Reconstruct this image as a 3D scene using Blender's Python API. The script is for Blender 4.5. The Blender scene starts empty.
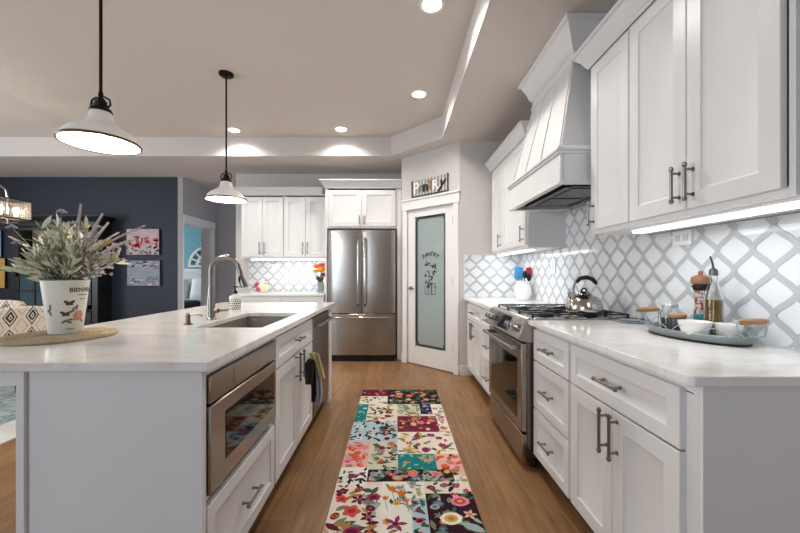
import bpy, bmesh, math, random
from mathutils import Vector, Matrix
SC = bpy.context.scene
COL = SC.collection
PI = math.pi
RND = random.Random(7)

# ------------------------------------------------------------------ camera
cam_d = bpy.data.cameras.new('camera')
cam = bpy.data.objects.new('camera', cam_d); COL.objects.link(cam)
cam.location = (0, 0, 1.195); cam.rotation_euler = (PI/2, 0, 0)
cam_d.sensor_fit = 'HORIZONTAL'; cam_d.sensor_width = 36; cam_d.lens = 15.93
cam_d.shift_x = 0.0056; cam_d.shift_y = 0.00875; cam_d.clip_start = 0.02
SC.camera = cam
# ------------------------------------------------------------------ view, world, large lights
SC.view_settings.view_transform = 'Standard'; SC.view_settings.look = 'None'
SC.view_settings.gamma = 1.0; SC.view_settings.use_curve_mapping = False
SC.view_settings.exposure = 0.33
wd = bpy.data.worlds.new('sky'); SC.world = wd; wd.use_nodes = True
bg = wd.node_tree.nodes['Background']; bg.inputs[0].default_value = (.72, .82, 1, 1); bg.inputs[1].default_value = 1.6

def area(name, loc, rot, sx, sy, power, col=(1, 1, 1), parent=None, spread=None):
    d = bpy.data.lights.new(name, 'AREA'); d.shape = 'RECTANGLE'; d.size = sx; d.size_y = sy
    d.energy = power; d.color = col
    if spread: d.spread = spread
    o = bpy.data.objects.new(name, d); COL.objects.link(o); o.location = loc; o.rotation_euler = rot
    if parent: o.parent = parent
    return o
def point(name, loc, power, r=.03, col=(1, 1, 1), parent=None):
    d = bpy.data.lights.new(name, 'POINT'); d.energy = power; d.shadow_soft_size = r; d.color = col
    o = bpy.data.objects.new(name, d); COL.objects.link(o); o.location = loc
    if parent: o.parent = parent
    return o
# daylight through the windows behind the camera and on the left
area('daylight_rear', (-3.4, -3.4, 1.55), (PI/2+.2, 0, 0), 2.4, 1.7, 60, (.68, .84, 1))
area('daylight_left', (-7.35, 1.4, 1.6), (0, -PI/2-.2, 0), 1.7, 2.6, 110, (.95, .97, 1))
area('bedroom_fill', (-6.4, 6.9, 1.6), (0, -PI/2, 0), 1.4, 1.4, 45, (.93, .97, 1))  # added unseen light to brighten the bedroom; no window opening behind it

# ------------------------------------------------------------------ materials
def lin(c):
    return tuple((x/12.92 if x <= .04045 else ((x+.055)/1.055)**2.4) for x in (c if max(c) <= 1 else tuple(v/255 for v in c)))
def hexc(h): return lin(tuple(int(h[i:i+2], 16)/255 for i in (0, 2, 4)))
MATS = {}
def mat(name, col, rough=.5, metal=0, spec=.5, emit=None, es=0, trans=0, ior=1.45, coat=0, alpha=1,
        noise=0, nscale=8, stretch=(1, 1, 1), bump=0, bscale=60, col2=None, sheen=0):
    if name in MATS: return MATS[name]
    if isinstance(col, str): col = hexc(col)
    m = bpy.data.materials.new(name); m.use_nodes = True
    nt = m.node_tree; b = nt.nodes['Principled BSDF']
    b.inputs['Base Color'].default_value = (*col, 1)
    b.inputs['Roughness'].default_value = rough; b.inputs['Metallic'].default_value = metal
    b.inputs['Specular IOR Level'].default_value = spec
    b.inputs['Transmission Weight'].default_value = trans; b.inputs['IOR'].default_value = ior
    b.inputs['Coat Weight'].default_value = coat; b.inputs['Alpha'].default_value = alpha
    b.inputs['Sheen Weight'].default_value = sheen
    if emit:
        b.inputs['Emission Color'].default_value = (*(hexc(emit) if isinstance(emit, str) else emit), 1)
        b.inputs['Emission Strength'].default_value = es
    tc = nt.nodes.new('ShaderNodeTexCoord'); mp = nt.nodes.new('ShaderNodeMapping')
    mp.inputs['Scale'].default_value = stretch
    nt.links.new(tc.outputs['Object'], mp.inputs[0])
    n = nt.nodes.new('ShaderNodeTexNoise'); n.inputs['Scale'].default_value = nscale; n.inputs['Detail'].default_value = 4
    nt.links.new(mp.outputs[0], n.inputs['Vector'])
    mx = nt.nodes.new('ShaderNodeMix'); mx.data_type = 'RGBA'
    c2 = hexc(col2) if isinstance(col2, str) else (col2 or tuple(min(1, c*(1-noise)) for c in col))
    mx.inputs[6].default_value = (*col, 1); mx.inputs[7].default_value = (*c2, 1)
    nt.links.new(n.outputs['Fac'], mx.inputs[0]); nt.links.new(mx.outputs[2], b.inputs['Base Color'])
    if bump:
        n2 = nt.nodes.new('ShaderNodeTexNoise'); n2.inputs['Scale'].default_value = bscale; n2.inputs['Detail'].default_value = 3
        nt.links.new(mp.outputs[0], n2.inputs['Vector'])
        bp = nt.nodes.new('ShaderNodeBump'); bp.inputs['Strength'].default_value = bump; bp.inputs['Distance'].default_value = .004
        nt.links.new(n2.outputs['Fac'], bp.inputs['Height']); nt.links.new(bp.outputs[0], b.inputs['Normal'])
    MATS[name] = m
    return m
def nodes(m): return m.node_tree.nodes, m.node_tree.links, m.node_tree.nodes['Principled BSDF']
def ramp(N, pts, interp='LINEAR'):
    r = N.new('ShaderNodeValToRGB'); cr = r.color_ramp; cr.interpolation = interp
    while len(cr.elements) < len(pts): cr.elements.new(.5)
    for e, (p, c) in zip(cr.elements, pts):
        e.position = p; e.color = (*(hexc(c) if isinstance(c, str) else c), 1)
    return r

M_wall = mat('greige_wall_paint', 'c9c5c1', .75, noise=.03, bump=.25, bscale=90)
M_ceil = mat('ceiling_paint', 'd6cec7', .85, noise=.03, bump=.5, bscale=45)
M_tray = mat('tray_edge_paint', 'cfc9c4', .8, noise=.03, bump=.4, bscale=45)
M_hall = mat('hall_grey_paint', 'a9a7a8', .75, noise=.03, bump=.2, bscale=90)
M_navy = mat('navy_wall_paint', '262d3a', .6, noise=.08, bump=.3, bscale=80)
M_teal = mat('teal_wall_paint', '6b9fae', .7, noise=.04)
M_trim = mat('white_trim_paint', 'e4e2e0', .4, noise=.01)
M_cab = mat('white_cabinet_lacquer', 'e3e2e1', .32, noise=.012, nscale=3)
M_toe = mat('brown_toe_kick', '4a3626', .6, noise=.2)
M_nickel = mat('brushed_nickel', '8d8883', .3, 1, noise=.1, nscale=30)
M_bronze = mat('dark_bronze', '2a221e', .38, .8, noise=.2)
M_black = mat('matte_black', '0c0c0d', .45, noise=.2)
M_iron = mat('cast_iron', '121214', .5, .2, noise=.3, bump=.2)
M_gloss = mat('black_glass', '050506', .06, spec=.6, noise=.1)
M_chrome = mat('polished_steel', 'c4c2c0', .12, 1, noise=.05)
M_white = mat('white_ceramic', 'e9e8e4', .15, noise=.02, coat=.3)
M_glass = mat('clear_glass', (1, 1, 1), .02, trans=1, ior=1.45)
M_wood = mat('honey_wood', 'b98658', .45, noise=.35, nscale=14, stretch=(1, 8, 8))
M_led = mat('cool_led_strip', (1, 1, 1), .5, emit=(.93, .97, 1), es=3)
M_bulb = mat('lamp_bulb', (1, 1, 1), .5, emit=(1, .93, .82), es=14)
M_can = mat('downlight_lens', (1, 1, 1), .5, emit=(1, .97, .92), es=10)
M_plate = mat('white_plastic', 'ecebe9', .35)
M_red = mat('red_silicone', 'b02434', .5); M_blue = mat('blue_silicone', '3d86b8', .5)

def mk_steel(name, base, stretch, rough=.27):
    m = mat(name, base, rough, 1, noise=.1, nscale=6, stretch=stretch)
    N, L, b = nodes(m)
    tc = N.new('ShaderNodeTexCoord'); mp = N.new('ShaderNodeMapping'); mp.inputs['Scale'].default_value = tuple(s*40 for s in stretch)
    n = N.new('ShaderNodeTexNoise'); n.inputs['Scale'].default_value = 3
    L.new(tc.outputs['Object'], mp.inputs[0]); L.new(mp.outputs[0], n.inputs['Vector'])
    bp = N.new('ShaderNodeBump'); bp.inputs['Strength'].default_value = .06; bp.inputs['Distance'].default_value = .002
    L.new(n.outputs['Fac'], bp.inputs['Height']); L.new(bp.outputs[0], b.inputs['Normal'])
    return m
M_steel = mk_steel('stainless_steel', 'b3aca5', (1, 1, .06))
M_steelh = mk_steel('stainless_steel_brushed_along', 'a79f98', (1, .05, 1))
M_steeld = mk_steel('dark_stainless', '857d76', (1, .05, 1), .3)

def mk_counter():
    m = mat('white_quartz', 'e8e6e3', .13, coat=.2)
    N, L, b = nodes(m)
    tc = N.new('ShaderNodeTexCoord'); mp = N.new('ShaderNodeMapping')
    mp.inputs['Scale'].default_value = (1.2, 3.4, 1); mp.inputs['Rotation'].default_value = (0, 0, .12)
    L.new(tc.outputs['Object'], mp.inputs[0])
    n = N.new('ShaderNodeTexNoise'); n.inputs['Scale'].default_value = 2.2; n.inputs['Detail'].default_value = 6; n.inputs['Distortion'].default_value = .9
    L.new(mp.outputs[0], n.inputs['Vector'])
    r = ramp(N, [(.36, 'eceae8'), (.50, 'ebe9e6'), (.54, 'e3ddd6'), (.60, 'eae7e4'), (.7, 'edebe9')])
    L.new(n.outputs['Fac'], r.inputs[0]); L.new(r.outputs[0], b.inputs['Base Color'])
    return m
M_count = mk_counter()

def mk_floor():
    m = mat('oak_plank_floor', 'a07a55', .38)
    N, L, b = nodes(m)
    tc = N.new('ShaderNodeTexCoord'); mp = N.new('ShaderNodeMapping'); mp.inputs['Rotation'].default_value = (0, 0, PI/2)
    L.new(tc.outputs['Object'], mp.inputs[0])
    br = N.new('ShaderNodeTexBrick'); br.inputs['Scale'].default_value = 1
    br.inputs['Brick Width'].default_value = 1.25; br.inputs['Row Height'].default_value = .165
    br.inputs['Mortar Size'].default_value = .0012; br.inputs['Mortar Smooth'].default_value = .4
    br.offset = .37; br.inputs['Color1'].default_value = (*hexc('9e7750'), 1); br.inputs['Color2'].default_value = (*hexc('7d5b3a'), 1)
    br.inputs['Mortar'].default_value = (*hexc('4a3421'), 1)
    L.new(mp.outputs[0], br.inputs['Vector'])
    mp2 = N.new('ShaderNodeMapping'); mp2.inputs['Scale'].default_value = (14, 1.1, 1)
    L.new(tc.outputs['Object'], mp2.inputs[0])
    n = N.new('ShaderNodeTexNoise'); n.inputs['Scale'].default_value = 2.5; n.inputs['Detail'].default_value = 8; n.inputs['Distortion'].default_value = .6
    L.new(mp2.outputs[0], n.inputs['Vector'])
    r = ramp(N, [(.3, '5f4126'), (.5, '926c46'), (.72, 'b0895e')])
    L.new(n.outputs['Fac'], r.inputs[0])
    mx = N.new('ShaderNodeMix'); mx.data_type = 'RGBA'; mx.blend_type = 'MIX'; mx.inputs[0].default_value = .45
    L.new(br.outputs['Color'], mx.inputs[6]); L.new(r.outputs[0], mx.inputs[7])
    n3 = N.new('ShaderNodeTexNoise'); n3.inputs['Scale'].default_value = 3.3; n3.inputs['Detail'].default_value = 2
    L.new(tc.outputs['Object'], n3.inputs['Vector'])
    r3 = ramp(N, [(.35, (.72, .72, .72)), (.6, (1, 1, 1))])
    L.new(n3.outputs['Fac'], r3.inputs[0])
    m2 = N.new('ShaderNodeMix'); m2.data_type = 'RGBA'; m2.blend_type = 'MULTIPLY'; m2.inputs[0].default_value = .6
    L.new(mx.outputs[2], m2.inputs[6]); L.new(r3.outputs[0], m2.inputs[7]); L.new(m2.outputs[2], b.inputs['Base Color'])
    bp = N.new('ShaderNodeBump'); bp.inputs['Strength'].default_value = .15; bp.inputs['Distance'].default_value = .002
    L.new(n.outputs['Fac'], bp.inputs['Height']); L.new(bp.outputs[0], b.inputs['Normal'])
    return m
M_floor = mk_floor()

def mk_paint(name, pts, scale, seed=0, vor=None):
    """daubed picture: noise ramp plus blossoms from a voronoi"""
    m = mat(name, 'aaaaaa', .6)
    N, L, b = nodes(m)
    tc = N.new('ShaderNodeTexCoord'); mp = N.new('ShaderNodeMapping'); mp.inputs['Location'].default_value = (seed, seed*.7, seed*.3)
    L.new(tc.outputs['Object'], mp.inputs[0])
    n = N.new('ShaderNodeTexNoise'); n.inputs['Scale'].default_value = scale; n.inputs['Detail'].default_value = 6; n.inputs['Distortion'].default_value = 1.2
    L.new(mp.outputs[0], n.inputs['Vector']); r = ramp(N, pts); L.new(n.outputs['Fac'], r.inputs[0])
    L.new(r.outputs[0], b.inputs['Base Color'])
    return m

# ------------------------------------------------------------------ mesh builder
def V(*a): return Vector(a)
class MB:
    def __init__(s): s.v = []; s.f = []; s.mi = []; s.m = 0
    def add(s, vs, fs):
        k = len(s.v); s.v += [tuple(p) for p in vs]
        for f in fs: s.f.append([i+k for i in f]); s.mi.append(s.m)
        return s
    def box(s, x0, x1, y0, y1, z0, z1):
        x0, x1 = sorted((x0, x1)); y0, y1 = sorted((y0, y1)); z0, z1 = sorted((z0, z1))
        return s.add([(x0,y0,z0),(x1,y0,z0),(x1,y1,z0),(x0,y1,z0),(x0,y0,z1),(x1,y0,z1),(x1,y1,z1),(x0,y1,z1)],
                     [(0,3,2,1),(4,5,6,7),(0,1,5,4),(1,2,6,5),(2,3,7,6),(3,0,4,7)])
    def obox(s, c, u, v, w):      # half vectors
        c, u, v, w = map(Vector, (c, u, v, w))
        return s.add([c-u-v-w, c+u-v-w, c+u+v-w, c-u+v-w, c-u-v+w, c+u-v+w, c+u+v+w, c-u+v+w],
                     [(0,3,2,1),(4,5,6,7),(0,1,5,4),(1,2,6,5),(2,3,7,6),(3,0,4,7)])
    def hexa(s, lo, hi):          # frustum from two 4-point rings
        return s.add(list(lo)+list(hi), [(0,3,2,1),(4,5,6,7),(0,1,5,4),(1,2,6,5),(2,3,7,6),(3,0,4,7)])
    def poly(s, pts): return s.add(pts, [tuple(range(len(pts)))])
    def tube(s, pts, r, n=10, cap=True):
        pts = [Vector(p) for p in pts]; rs = r if isinstance(r, (list, tuple)) else [r]*len(pts)
        t0 = (pts[1]-pts[0]).normalized()
        a = t0.orthogonal().normalized(); vs = []; fs = []
        for i, p in enumerate(pts):
            t = (pts[min(i+1, len(pts)-1)]-pts[max(i-1, 0)]).normalized()
            a = (a - t*a.dot(t)).normalized(); b = t.cross(a)
            for k in range(n):
                q = 2*PI*k/n; vs.append(p+(a*math.cos(q)+b*math.sin(q))*rs[i])
        for i in range(len(pts)-1):
            for k in range(n):
                j = (k+1) % n; fs.append((i*n+k, i*n+j, (i+1)*n+j, (i+1)*n+k))
        if cap: fs.append(tuple(reversed(range(n)))); fs.append(tuple(range((len(pts)-1)*n, len(pts)*n)))
        return s.add(vs, fs)
    def cyl(s, p0, p1, r0, r1=None, n=16): return s.tube([p0, p1], [r0, r0 if r1 is None else r1], n)
    def lathe(s, prof, c=(0, 0, 0), n=32, cap0=True, cap1=True, sx=1, sy=1):
        vs = []; fs = []
        for r, z in prof:
            for k in range(n):
                q = 2*PI*k/n; vs.append((c[0]+r*sx*math.cos(q), c[1]+r*sy*math.sin(q), c[2]+z))
        for i in range(len(prof)-1):
            for k in range(n):
                j = (k+1) % n; fs.append((i*n+k, i*n+j, (i+1)*n+j, (i+1)*n+k))
        if cap0: fs.append(tuple(reversed(range(n))))
        if cap1: fs.append(tuple(range((len(prof)-1)*n, len(prof)*n)))
        return s.add(vs, fs)
    def ball(s, c, r, sx=1, sy=1, sz=1, n=12, m=8):
        prof = [(r*math.sin(PI*i/m)+1e-5, -r*sz*math.cos(PI*i/m)) for i in range(m+1)]
        return s.lathe(prof, c, n, sx=sx, sy=sy)
    def prism(s, poly, fn, d0, d1):
        n = len(poly); vs = [fn(a, b, d0) for a, b in poly]+[fn(a, b, d1) for a, b in poly]
        fs = [tuple(reversed(range(n))), tuple(range(n, 2*n))]+[(i, (i+1) % n, n+(i+1) % n, n+i) for i in range(n)]
        return s.add(vs, fs)
    def panel(s, o, u, v, n, w, h, t=.02, st=.058, rec=.009, sl=.012):
        o, u, v, n = map(Vector, (o, u, v, n))
        def ring(i, d): return [o+u*a+v*b+n*d for a, b in ((i, i), (w-i, i), (w-i, h-i), (i, h-i))]
        vs = ring(0, 0)+ring(0, t-.002)+ring(.002, t)+ring(st, t)+ring(st+.002, t-.004)+ring(st+sl, t-rec)
        fs = [(3, 2, 1, 0)]
        for k in range(5):
            for i in range(4):
                j = (i+1) % 4; fs.append((k*4+i, k*4+j, k*4+4+j, k*4+4+i))
        fs.append((20, 21, 22, 23))
        return s.add(vs, fs)
    def build(s, name, mats, parent=None, bevel=0, sharp=35, local=False, recalc=True, seg=1):
        me = bpy.data.meshes.new(name)
        off = Vector((0, 0, 0))
        if parent is not None and not local:
            r = parent
            while r.parent: r = r.parent
            off = Vector(r.location)
        me.from_pydata([Vector(p)-off for p in s.v], [], s.f)
        ms = mats if isinstance(mats, (list, tuple)) else [mats]
        for m in ms: me.materials.append(m)
        me.polygons.foreach_set('material_index', s.mi)
        if recalc:
            bm = bmesh.new(); bm.from_mesh(me); bmesh.ops.recalc_face_normals(bm, faces=bm.faces); bm.to_mesh(me); bm.free()
        me.polygons.foreach_set('use_smooth', [True]*len(me.polygons))
        me.set_sharp_from_angle(angle=math.radians(sharp))
        o = bpy.data.objects.new(name, me); COL.objects.link(o)
        if parent is not None: o.parent = parent
        if bevel:
            b = o.modifiers.new('bevel', 'BEVEL'); b.width = bevel; b.segments = seg; b.limit_method = 'ANGLE'; b.angle_limit = math.radians(40)
        return o
def tag(o, label=None, cat=None, group=None, kind=None):
    if label: o['label'] = label
    if cat: o['category'] = cat
    if group: o['group'] = group
    if kind: o['kind'] = kind
    return o
def thing(name, label, cat, loc=(0, 0, 0), group=None, rot=0):
    o = bpy.data.objects.new(name, None); COL.objects.link(o); o.location = loc; o.rotation_euler = (0, 0, rot)
    o.empty_display_size = .05
    return tag(o, label, cat, group)
def struct(name, mb, m, parent=None, bevel=0):
    o = mb.build(name, m, parent, bevel)
    if parent is None: o['kind'] = 'structure'
    return o
def copy_tree(o, parent=None):
    c = o.copy(); COL.objects.link(c); c.parent = parent
    for ch in o.children: copy_tree(ch, c)
    return c
def text_mesh(txt, size, shear=0, extrude=0, bold=0):
    cu = bpy.data.curves.new('t', 'FONT'); cu.body = txt; cu.size = size; cu.shear = shear; cu.extrude = extrude; cu.offset = bold
    cu.align_x = 'CENTER'; cu.align_y = 'CENTER'; cu.resolution_u = 3
    o = bpy.data.objects.new('t', cu); COL.objects.link(o)
    dg = bpy.context.evaluated_depsgraph_get()
    me = bpy.data.meshes.new_from_object(o.evaluated_get(dg))
    vs = [tuple(v.co) for v in me.vertices]; fs = [tuple(p.vertices) for p in me.polygons]
    bpy.data.objects.remove(o); bpy.data.curves.remove(cu); bpy.data.meshes.remove(me)
    return vs, fs

# ================================================================== SETTING
CL, CU = 2.745, 3.0           # soffit and tray heights
XW = 1.465                    # right wall
YB = 5.5                      # back wall
YP = 4.15                     # pantry side wall
PA, PB = (.753, YP), (.085, 4.80)     # pantry door wall ends
struct('floor', MB().box(-7.5, 1.6, -3.6, 8.2, -.05, 0), M_floor)
c = MB(); c.box(-7.5, 1.6, -3.6, 8.2, CU, CU+.05)
struct('ceiling', c, M_ceil)
# lowered soffit: right strip, far strip, corner
fl = lambda a, b, d: (a, b, d)
c = MB()
c.prism([(.54, -3.6), (1.6, -3.6), (1.6, 8.2), (-7.5, 8.2), (-7.5, 4.70), (-.055, 4.66), (.54, 4.05)], fl, CL, CU-.001)
struct('ceiling_soffit', c, M_ceil)
c = MB()
c.prism([(.536, -3.6), (.54, -3.6), (.54, 4.052), (-.053, 4.663), (-7.5, 4.703), (-7.5, 4.695), (-.057, 4.655), (.536, 4.046)], fl, CL-.001, CU-.002)
struct('trim_1', c, M_tray)
# walls
struct('wall_right', MB().box(XW, XW+.12, -3.6, 5.6, 0, CL), M_wall)
struct('wall_back', MB().box(-2.48, XW, YB, YB+.12, 0, CL), M_wall)
struct('wall_pantry_side', MB().box(PA[0], XW, YP, YP+.1, 0, CL), M_wall)
w = MB()
ax = Vector((PB[0]-PA[0], PB[1]-PA[1], 0)); LP = ax.length; ax.normalize()
nin = Vector((-ax.y, ax.x, 0))
if nin.y > 0: nin = -nin       # towards the camera
def PW(s, d, z):               # s from the right corner along the pantry wall, d out of the wall
    return Vector((PA[0], PA[1], z))+ax*s+nin*d
D0, D1, DT = .085, .785, 2.035     # door opening on that wall
D1 = LP-.125+.02
def pbox(mb, s0, s1, d0, d1, z0, z1):
    return mb.hexa([PW(s0, d0, z0), PW(s1, d0, z0), PW(s1, d1, z0), PW(s0, d1, z0)], [PW(s0, d0, z1), PW(s1, d0, z1), PW(s1, d1, z1), PW(s0, d1, z1)])
pbox(w, 0, D0, -.1, 0, 0, CL); pbox(w, D1, LP, -.1, 0, 0, CL); pbox(w, D0, D1, -.1, 0, DT, CL)
struct('wall_pantry', w, M_wall)
struct('wall_alcove', MB().box(PB[0]-.0, PB[0]+.1, PB[1], YB, 0, CL), M_wall)
struct('wall_navy', MB().box(-7.5, -3.5, 5.69, 5.79, 0, CL), M_navy)
hw = MB(); hw.box(-3.5, -3.42, 5.69, 5.715, 0, CL); hw.box(-3.53, -3.42, 5.715, 6.57, 2.03, CL); hw.box(-3.53, -3.42, 6.57, 6.75, 0, CL)
struct('wall_hall', hw, M_hall)
struct('wall_hall_end', MB().box(-3.53, -1.6, 6.75, 6.85, 0, CL), M_hall)
struct('wall_bedroom', MB().box(-7.5, -3.4, 7.95, 8.05, 0, CL), M_teal)
struct('wall_bedroom_side', MB().box(-3.6, -3.54, 6.56, 7.95, 0, CL), M_teal)
lw = MB(); lw.box(-7.5, -7.4, -3.6, 0, 0, CU); lw.box(-7.5, -7.4, 2.8, 5.69, 0, CU); lw.box(-7.5, -7.4, 0, 2.8, 0, .7); lw.box(-7.5, -7.4, 0, 2.8, 2.5, CU)
lw.box(-7.5, -7.4, 5.79, 8.05, 0, CL)
struct('wall_left', lw, M_wall)
rw = MB(); rw.box(-7.5, -4.6, -3.6, -3.45, 0, CU); rw.box(-2.2, XW, -3.6, -3.45, 0, CU)
rw.box(-4.6, -2.2, -3.6, -3.45, 0, .7); rw.box(-4.6, -2.2, -3.6, -3.45, 2.4, CU)
struct('wall_front', rw, M_wall)

# pantry door casing and header
t = MB(); pbox(t, D0-.075, D0, 0, .018, 0, DT+.01); pbox(t, D1, D1+.075, 0, .018, 0, DT+.01)
pbox(t, D0-.085, D1+.085, 0, .02, DT+.005, DT+.115); pbox(t, D0-.1, D1+.1, 0, .034, DT+.115, DT+.14)
pbox(t, D0-.09, D1+.09, 0, .026, DT-.003, DT+.012)
struct('trim_2', t, M_trim, bevel=.003)
# hall doorway casing
t = MB(); t.box(-3.42, -3.402, 6.57, 6.67, 0, 2.03); t.box(-3.42, -3.41, 5.692, 5.714, 0, 2.03); t.box(-3.42, -3.40, 5.70, 6.68, 2.03, 2.15)
t.box(-3.602, -3.415, 6.553, 6.5695, 0, 2.032); t.box(-3.54, -3.415, 5.716, 6.55, 2.01, 2.032)
struct('trim_3', t, M_trim, bevel=.003)
# baseboards
b = MB(); b.box(PA[0], .90, YP-.016, YP, 0, .12); struct('baseboard_pantry_side', b, M_trim, bevel=.004)
b = MB(); pbox(b, 0, D0-.075, 0, .016, 0, .12); pbox(b, D1+.075, LP, 0, .016, 0, .12); struct('baseboard_pantry', b, M_trim, bevel=.004)
b = MB(); b.box(-7.4, -3.5, 5.675, 5.69, 0, .13); struct('baseboard_navy', b, M_trim, bevel=.004)
b = MB(); b.box(-7.4, -3.6, 7.93, 7.95, 1.24, 1.30); b.box(-7.4, -3.6, 7.938, 7.95, 0, 1.24); struct('trim_4', b, M_trim)

# ------------------------------------------------------------------ pantry door
door = MB()
dm = D1-D0; st = .115
for (a0, a1, z0, z1) in ((D0+.003, D0+st, .012, DT-.004), (D1-st, D1-.003, .012, DT-.004), (D0+st, D1-st, .012, .235), (D0+st, D1-st, DT-.092, DT-.004)):
    pbox(door, a0, a1, -.045, -.008, z0, z1)
# glazing bead
for (a0, a1, z0, z1) in ((D0+st, D0+st+.012, .235, DT-.092), (D1-st-.012, D1-st, .235, DT-.092), (D0+st, D1-st, .235, .247), (D0+st, D1-st, DT-.104, DT-.092)):
    pbox(door, a0, a1, -.02, -.004, z0, z1)
dslab = door.build('door_1', M_trim, bevel=.002); dslab['kind'] = 'structure'
M_frost = mat('frosted_pantry_glass', 'b3c0be', .1, trans=.25, ior=1.4, noise=.06, nscale=3)
pbox(g := MB(), D0+st, D1-st, -.034, -.026, .235, DT-.092)
g.build('glass_pane', M_frost, dslab)
# dark etched border with rounded corners, lettering and etched still life on the glass
etch = MB()
ga0, ga1, gz0, gz1 = D0+st+.026, D1-st-.026, .262, DT-.118
def gstrip(pts, wd):
    for (p, q) in zip(pts, pts[1:]):
        dx, dz = q[0]-p[0], q[1]-p[1]; l = math.hypot(dx, dz) or 1; nx, nz = -dz/l*wd/2, dx/l*wd/2
        etch.poly([PW(p[0]+nx, -.0225, p[1]+nz), PW(p[0]-nx, -.0225, p[1]-nz), PW(q[0]-nx, -.0225, q[1]-nz), PW(q[0]+nx, -.0225, q[1]+nz)])
def rrect(a0, a1, z0, z1, r):
    pts = []
    for cx, cz, q0 in ((a1-r, z1-r, 0), (a0+r, z1-r, PI/2), (a0+r, z0+r, PI), (a1-r, z0+r, 1.5*PI)):
        pts += [(cx+r*math.cos(q0+PI/2*i/6), cz+r*math.sin(q0+PI/2*i/6)) for i in range(7)]
    return pts+[pts[0]]
gstrip(rrect(ga0, ga1, gz0, gz1,   .05), .026); gstrip(rrect(ga0+.018, ga1-.018, gz0+.018, gz1-.018, .06), .004)
for (ca, cz) in ((ga0, gz0), (ga1, gz0), (ga0, gz1), (ga1, gz1)):
    sa = 1 if ca == ga0 else -1; sz = 1 if cz == gz0 else -1
    gstrip([(ca-sa*.012, cz-sz*.012), (ca+sa*.03, cz+sz*.008), (ca+sa*.02, cz+sz*.045), (ca-sa*.005, cz+sz*.03)], .006)
gcx = (ga0+ga1)/2
for i, ch in enumerate('PANTRY'):
    vs, fs = text_mesh(ch, .075, bold=.002)
    an = (i-2.5)*.21; R = .22
    k = len(etch.v)
    out = []
    for x, y, z in vs:
        xx = x*math.cos(-an)-y*math.sin(-an)+R*math.sin(an); zz = x*math.sin(-an)+y*math.cos(-an)+R*math.cos(an)
        out.append(PW(gcx-xx, -.0225, 1.44-R+zz))
    etch.add(out, fs)
# still life: cluster of leaves, jars
rr = random.Random(3)
for i in range(46):
    a = gcx+rr.uniform(-.085, .085); z = 1.22+rr.uniform(-.2, .12); q = rr.uniform(0, PI); l = rr.uniform(.012, .03)
    gstrip([(a-l*math.cos(q), z-l*math.sin(q)), (a, z), (a+l*math.cos(q), z+l*math.sin(q))], rr.uniform(.006, .016))
for da in (-.05, .01, .06):
    gstrip(rrect(gcx+da-.025, gcx+da+.025, .93, 1.05+abs(da)*.4, .01), .007)
etch.build('etched_design', mat('dark_etching', '2e3432', .5), dslab)
h = MB(); ha = D1-.06
h.tube([PW(ha, -.012, 1.0), PW(ha, .012, 1.0)], [.026, .026], 20)
h.tube([PW(ha, .01, 1.0), PW(ha, .045, 1.0)], .009, 12); h.tube([PW(ha+.01, .045, 1.0), PW(ha-.09, .045, .998)], [.009, .007], 12)
h.build('door_handle', M_nickel, dslab)
for zc in (.3, 1.1, 1.83):
    hb = MB(); pbox(hb, D0-.004, D0+.012, -.008, .006, zc-.045, zc+.045); hb.build('hinge', M_nickel, dslab)

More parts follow.
